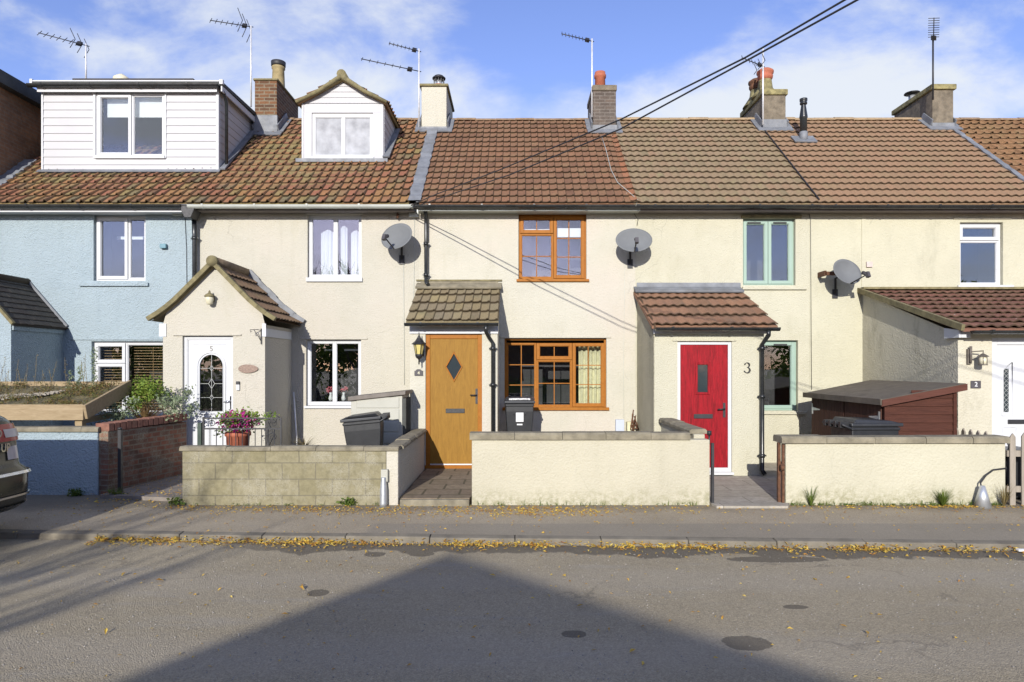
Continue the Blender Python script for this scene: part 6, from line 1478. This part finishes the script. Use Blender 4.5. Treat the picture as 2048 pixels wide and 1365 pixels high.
# ------------------------------------------------------------------ across the road, behind the camera
nh = thing('gabled_house', 'gabled house across the road whose shadow points over the asphalt', 'house', (-4.3,-16.6,0))
u_ = Vector((.868,.496,0)); n_ = Vector((.496,-.868,0)); ap_ = Vector((-4.3,-16.6,7.84)); pit = .415
SH = (0.16, 1.0, -.34)
def gp_(t_): return ap_ + u_*t_ + Vector((0,0,-pit*abs(t_)))
w = MB(); gl_, gr_ = gp_(-6), gp_(7); w.prism([(gl_.x,gl_.y,0),(gr_.x,gr_.y,0),tuple(gr_),tuple(ap_),tuple(gl_)], n_*9); w.build('wall', M['brick_dark'], nh)
w = MB()
for s_ in (-6.3, 7.3):
    e_ = gp_(s_)-n_*.2; a_ = ap_-n_*.2; w.prism([tuple(e_),tuple(a_),tuple(a_+Vector((0,0,.12))),tuple(e_+Vector((0,0,.12)))], n_*9.4)
w.build('roof', M['tileP6'], nh)
hd = thing('hedge', 'clipped green hedge along the far side of the road', 'hedge', (6,-7,0))
w = MB(); leaves(w, (6,-7.2,.85), (9,.5,.75), 5000, .16, 5)
for xx in range(-3, 16): w.box(xx*1.0-.5, xx*1.0+.48, -7.5, -6.9, 0, 1.2+.2*math.sin(xx*2.0))
w.build('foliage', M['leafgreen'], hd)
q = random.Random(31)
for i in range(13):  # unseen tree row, added so the lower windows mirror something dark
    xx = -40+i*6.6+q.uniform(-1,1); yy_ = -24+q.uniform(-2,2); hh = q.uniform(4.5,6.5)
    tr = thing('added_tree', 'unseen leafy tree added across the road to darken the window reflections', 'tree', (xx,yy_,0), 'unseen trees added for the window reflections')
    w = MB(); w.tube([(xx,yy_,0),(xx+.1,yy_,hh*.7)], [.2,.1], 8); w.build('trunk', M['bark'], tr)
    w = MB(); leaves(w, (xx,yy_,hh*.52), (3.9,2.2,hh*.5), 2600, .42, 60+i, .3, 14); w.build('crown', M['leafgreen'], tr)
for ti, (tx, ty, hh, lab) in enumerate(((-9.2,-14.5,9.5,'bare upright tree across the road on the left'.replace(' on the left',', the tallest one')), (-11.6,-12.0,8.4,'bare upright tree across the road, the shorter one'), (-8.6,-13.4,8.9,'bare upright tree across the road, nearest the gabled house'))):
    tr = thing('bare_tree', lab, 'tree', (tx,ty,0), 'bare trees across the road'); w = MB(); q = random.Random(40+ti)
    w.tube([(tx,ty,0),(tx,ty,2.2),(tx+.05,ty,hh*.7)], [.16,.13,.05], 8); w.build('trunk', M['bark'], tr); w = MB()
    def br(p, d_, L_, r_, dep):
        e_ = p + d_*L_; m_ = (p+e_)/2 + Vector((q.gauss(0,.06),q.gauss(0,.06),0)); w.tube([p,m_,e_], [r_,r_*.8,r_*.5], 5, cap=False)
        if dep:
            for _ in range(3):
                nd = (d_ + Vector((q.gauss(0,.33),q.gauss(0,.33),q.uniform(.05,.3)))).normalized(); br(p+(e_-p)*q.uniform(.45,1), nd, L_*q.uniform(.55,.8), r_*.55, dep-1)
    for i in range(13):
        z0 = q.uniform(1.2, hh*.62); a = q.uniform(0,6.28); br(Vector((tx,ty,z0)), Vector((math.cos(a)*.42,math.sin(a)*.3,.95)).normalized(), (hh-z0)*q.uniform(.35,.5), .06, 2)
    w.build('crown', M['bark'], tr)

# ------------------------------------------------------------------ camera, sun, sky
cam = bpy.data.cameras.new('camera'); co = bpy.data.objects.new('camera', cam); COL.objects.link(co); S.camera = co
co.location = (0,0,CH); co.rotation_euler = (R(90),0,0); cam.sensor_width = 36; cam.lens = F/2048*36; cam.clip_end = 2000
cam.shift_x = -(CX-1024)/2048; cam.shift_y = (HY-682.5)/2048
sd_ = Vector(SH).normalized()
sun = bpy.data.lights.new('sun', 'SUN'); sun.energy = 5.0; sun.angle = R(.36); sun.color = (1,.955,.88)
so = bpy.data.objects.new('sun', sun); COL.objects.link(so); so.rotation_euler = sd_.to_track_quat('-Z','Y').to_euler(); so.location = (-3,-20,12)
wd = bpy.data.worlds.new('World'); S.world = wd; wd.use_nodes = True; nt = wd.node_tree; bg = nt.nodes['Background']
class WT(NT):
    def __init__(s): s.t = nt
wt = WT()
sky = nt.nodes.new('ShaderNodeTexSky'); sky.sky_type = 'NISHITA'; sky.sun_disc = False
sky.sun_elevation = math.asin(-sd_.z); sky.sun_rotation = math.atan2(-sd_.x, -sd_.y); sky.air_density = 1.0; sky.dust_density = .3; sky.ozone_density = 2.5
tc = nt.nodes.new('ShaderNodeTexCoord').outputs['Generated']; dx_, dy_, dz_ = wt.sep(tc)
yy = wt.math('MAXIMUM', wt.math('ABSOLUTE', dy_), .05); U_ = wt.math('DIVIDE', dx_, yy); V_ = wt.math('DIVIDE', dz_, yy)
vec = wt.comb(wt.math('MULTIPLY', U_, 1.0), wt.math('MULTIPLY', V_, 1.9), dy_)
n1 = wt.noise(3.1, 9, .58, vec=vec, dist=.35); n2 = wt.noise(9, 6, .6, vec=vec)
bias = wt.math('MULTIPLY', wt.math('SUBTRACT', n2, .5), .22)
for px, py, rx, ry, amp in ((430,60,260,90,.10),(700,190,330,75,.20),(930,150,130,70,.10),(1650,170,420,110,.20),(1900,40,300,90,.10),(1450,230,300,40,.12),(1120,60,260,90,-.22),(1330,60,160,90,-.12),(60,190,200,120,-.10),(420,250,500,40,.06)):
    a = wt.math('DIVIDE', wt.math('SUBTRACT', U_, (px-CX)/F), rx/F); b = wt.math('DIVIDE', wt.math('SUBTRACT', V_, (HY-py)/F), ry/F)
    g_ = wt.math('MULTIPLY', wt.math('POWER', 2.718, wt.math('MULTIPLY', wt.math('ADD', wt.math('MULTIPLY', a, a), wt.math('MULTIPLY', b, b)), -1)), amp); bias = wt.math('ADD', bias, g_)
mask = wt.smooth(wt.math('ADD', n1, bias), .44, .78, 0, .93)
hsv = nt.nodes.new('ShaderNodeHueSaturation'); hsv.inputs['Saturation'].default_value = 1.0; hsv.inputs['Value'].default_value = 1.0; nt.links.new(sky.outputs[0], hsv.inputs['Color'])
tint = wt.mix(1.0, hsv.outputs[0], (1.28,1.13,1.46), 'MULTIPLY')
cl = wt.mix(mask, tint, (5.5,5.8,6.15))
nt.links.new(cl, bg.inputs[0]); bg.inputs[1].default_value = .135
S.view_settings.view_transform = 'Standard'; S.view_settings.look = 'None'; S.view_settings.exposure = .18; S.view_settings.gamma = 1
S.cycles.max_bounces = 6; S.cycles.transparent_max_bounces = 8; S.cycles.use_denoising = True
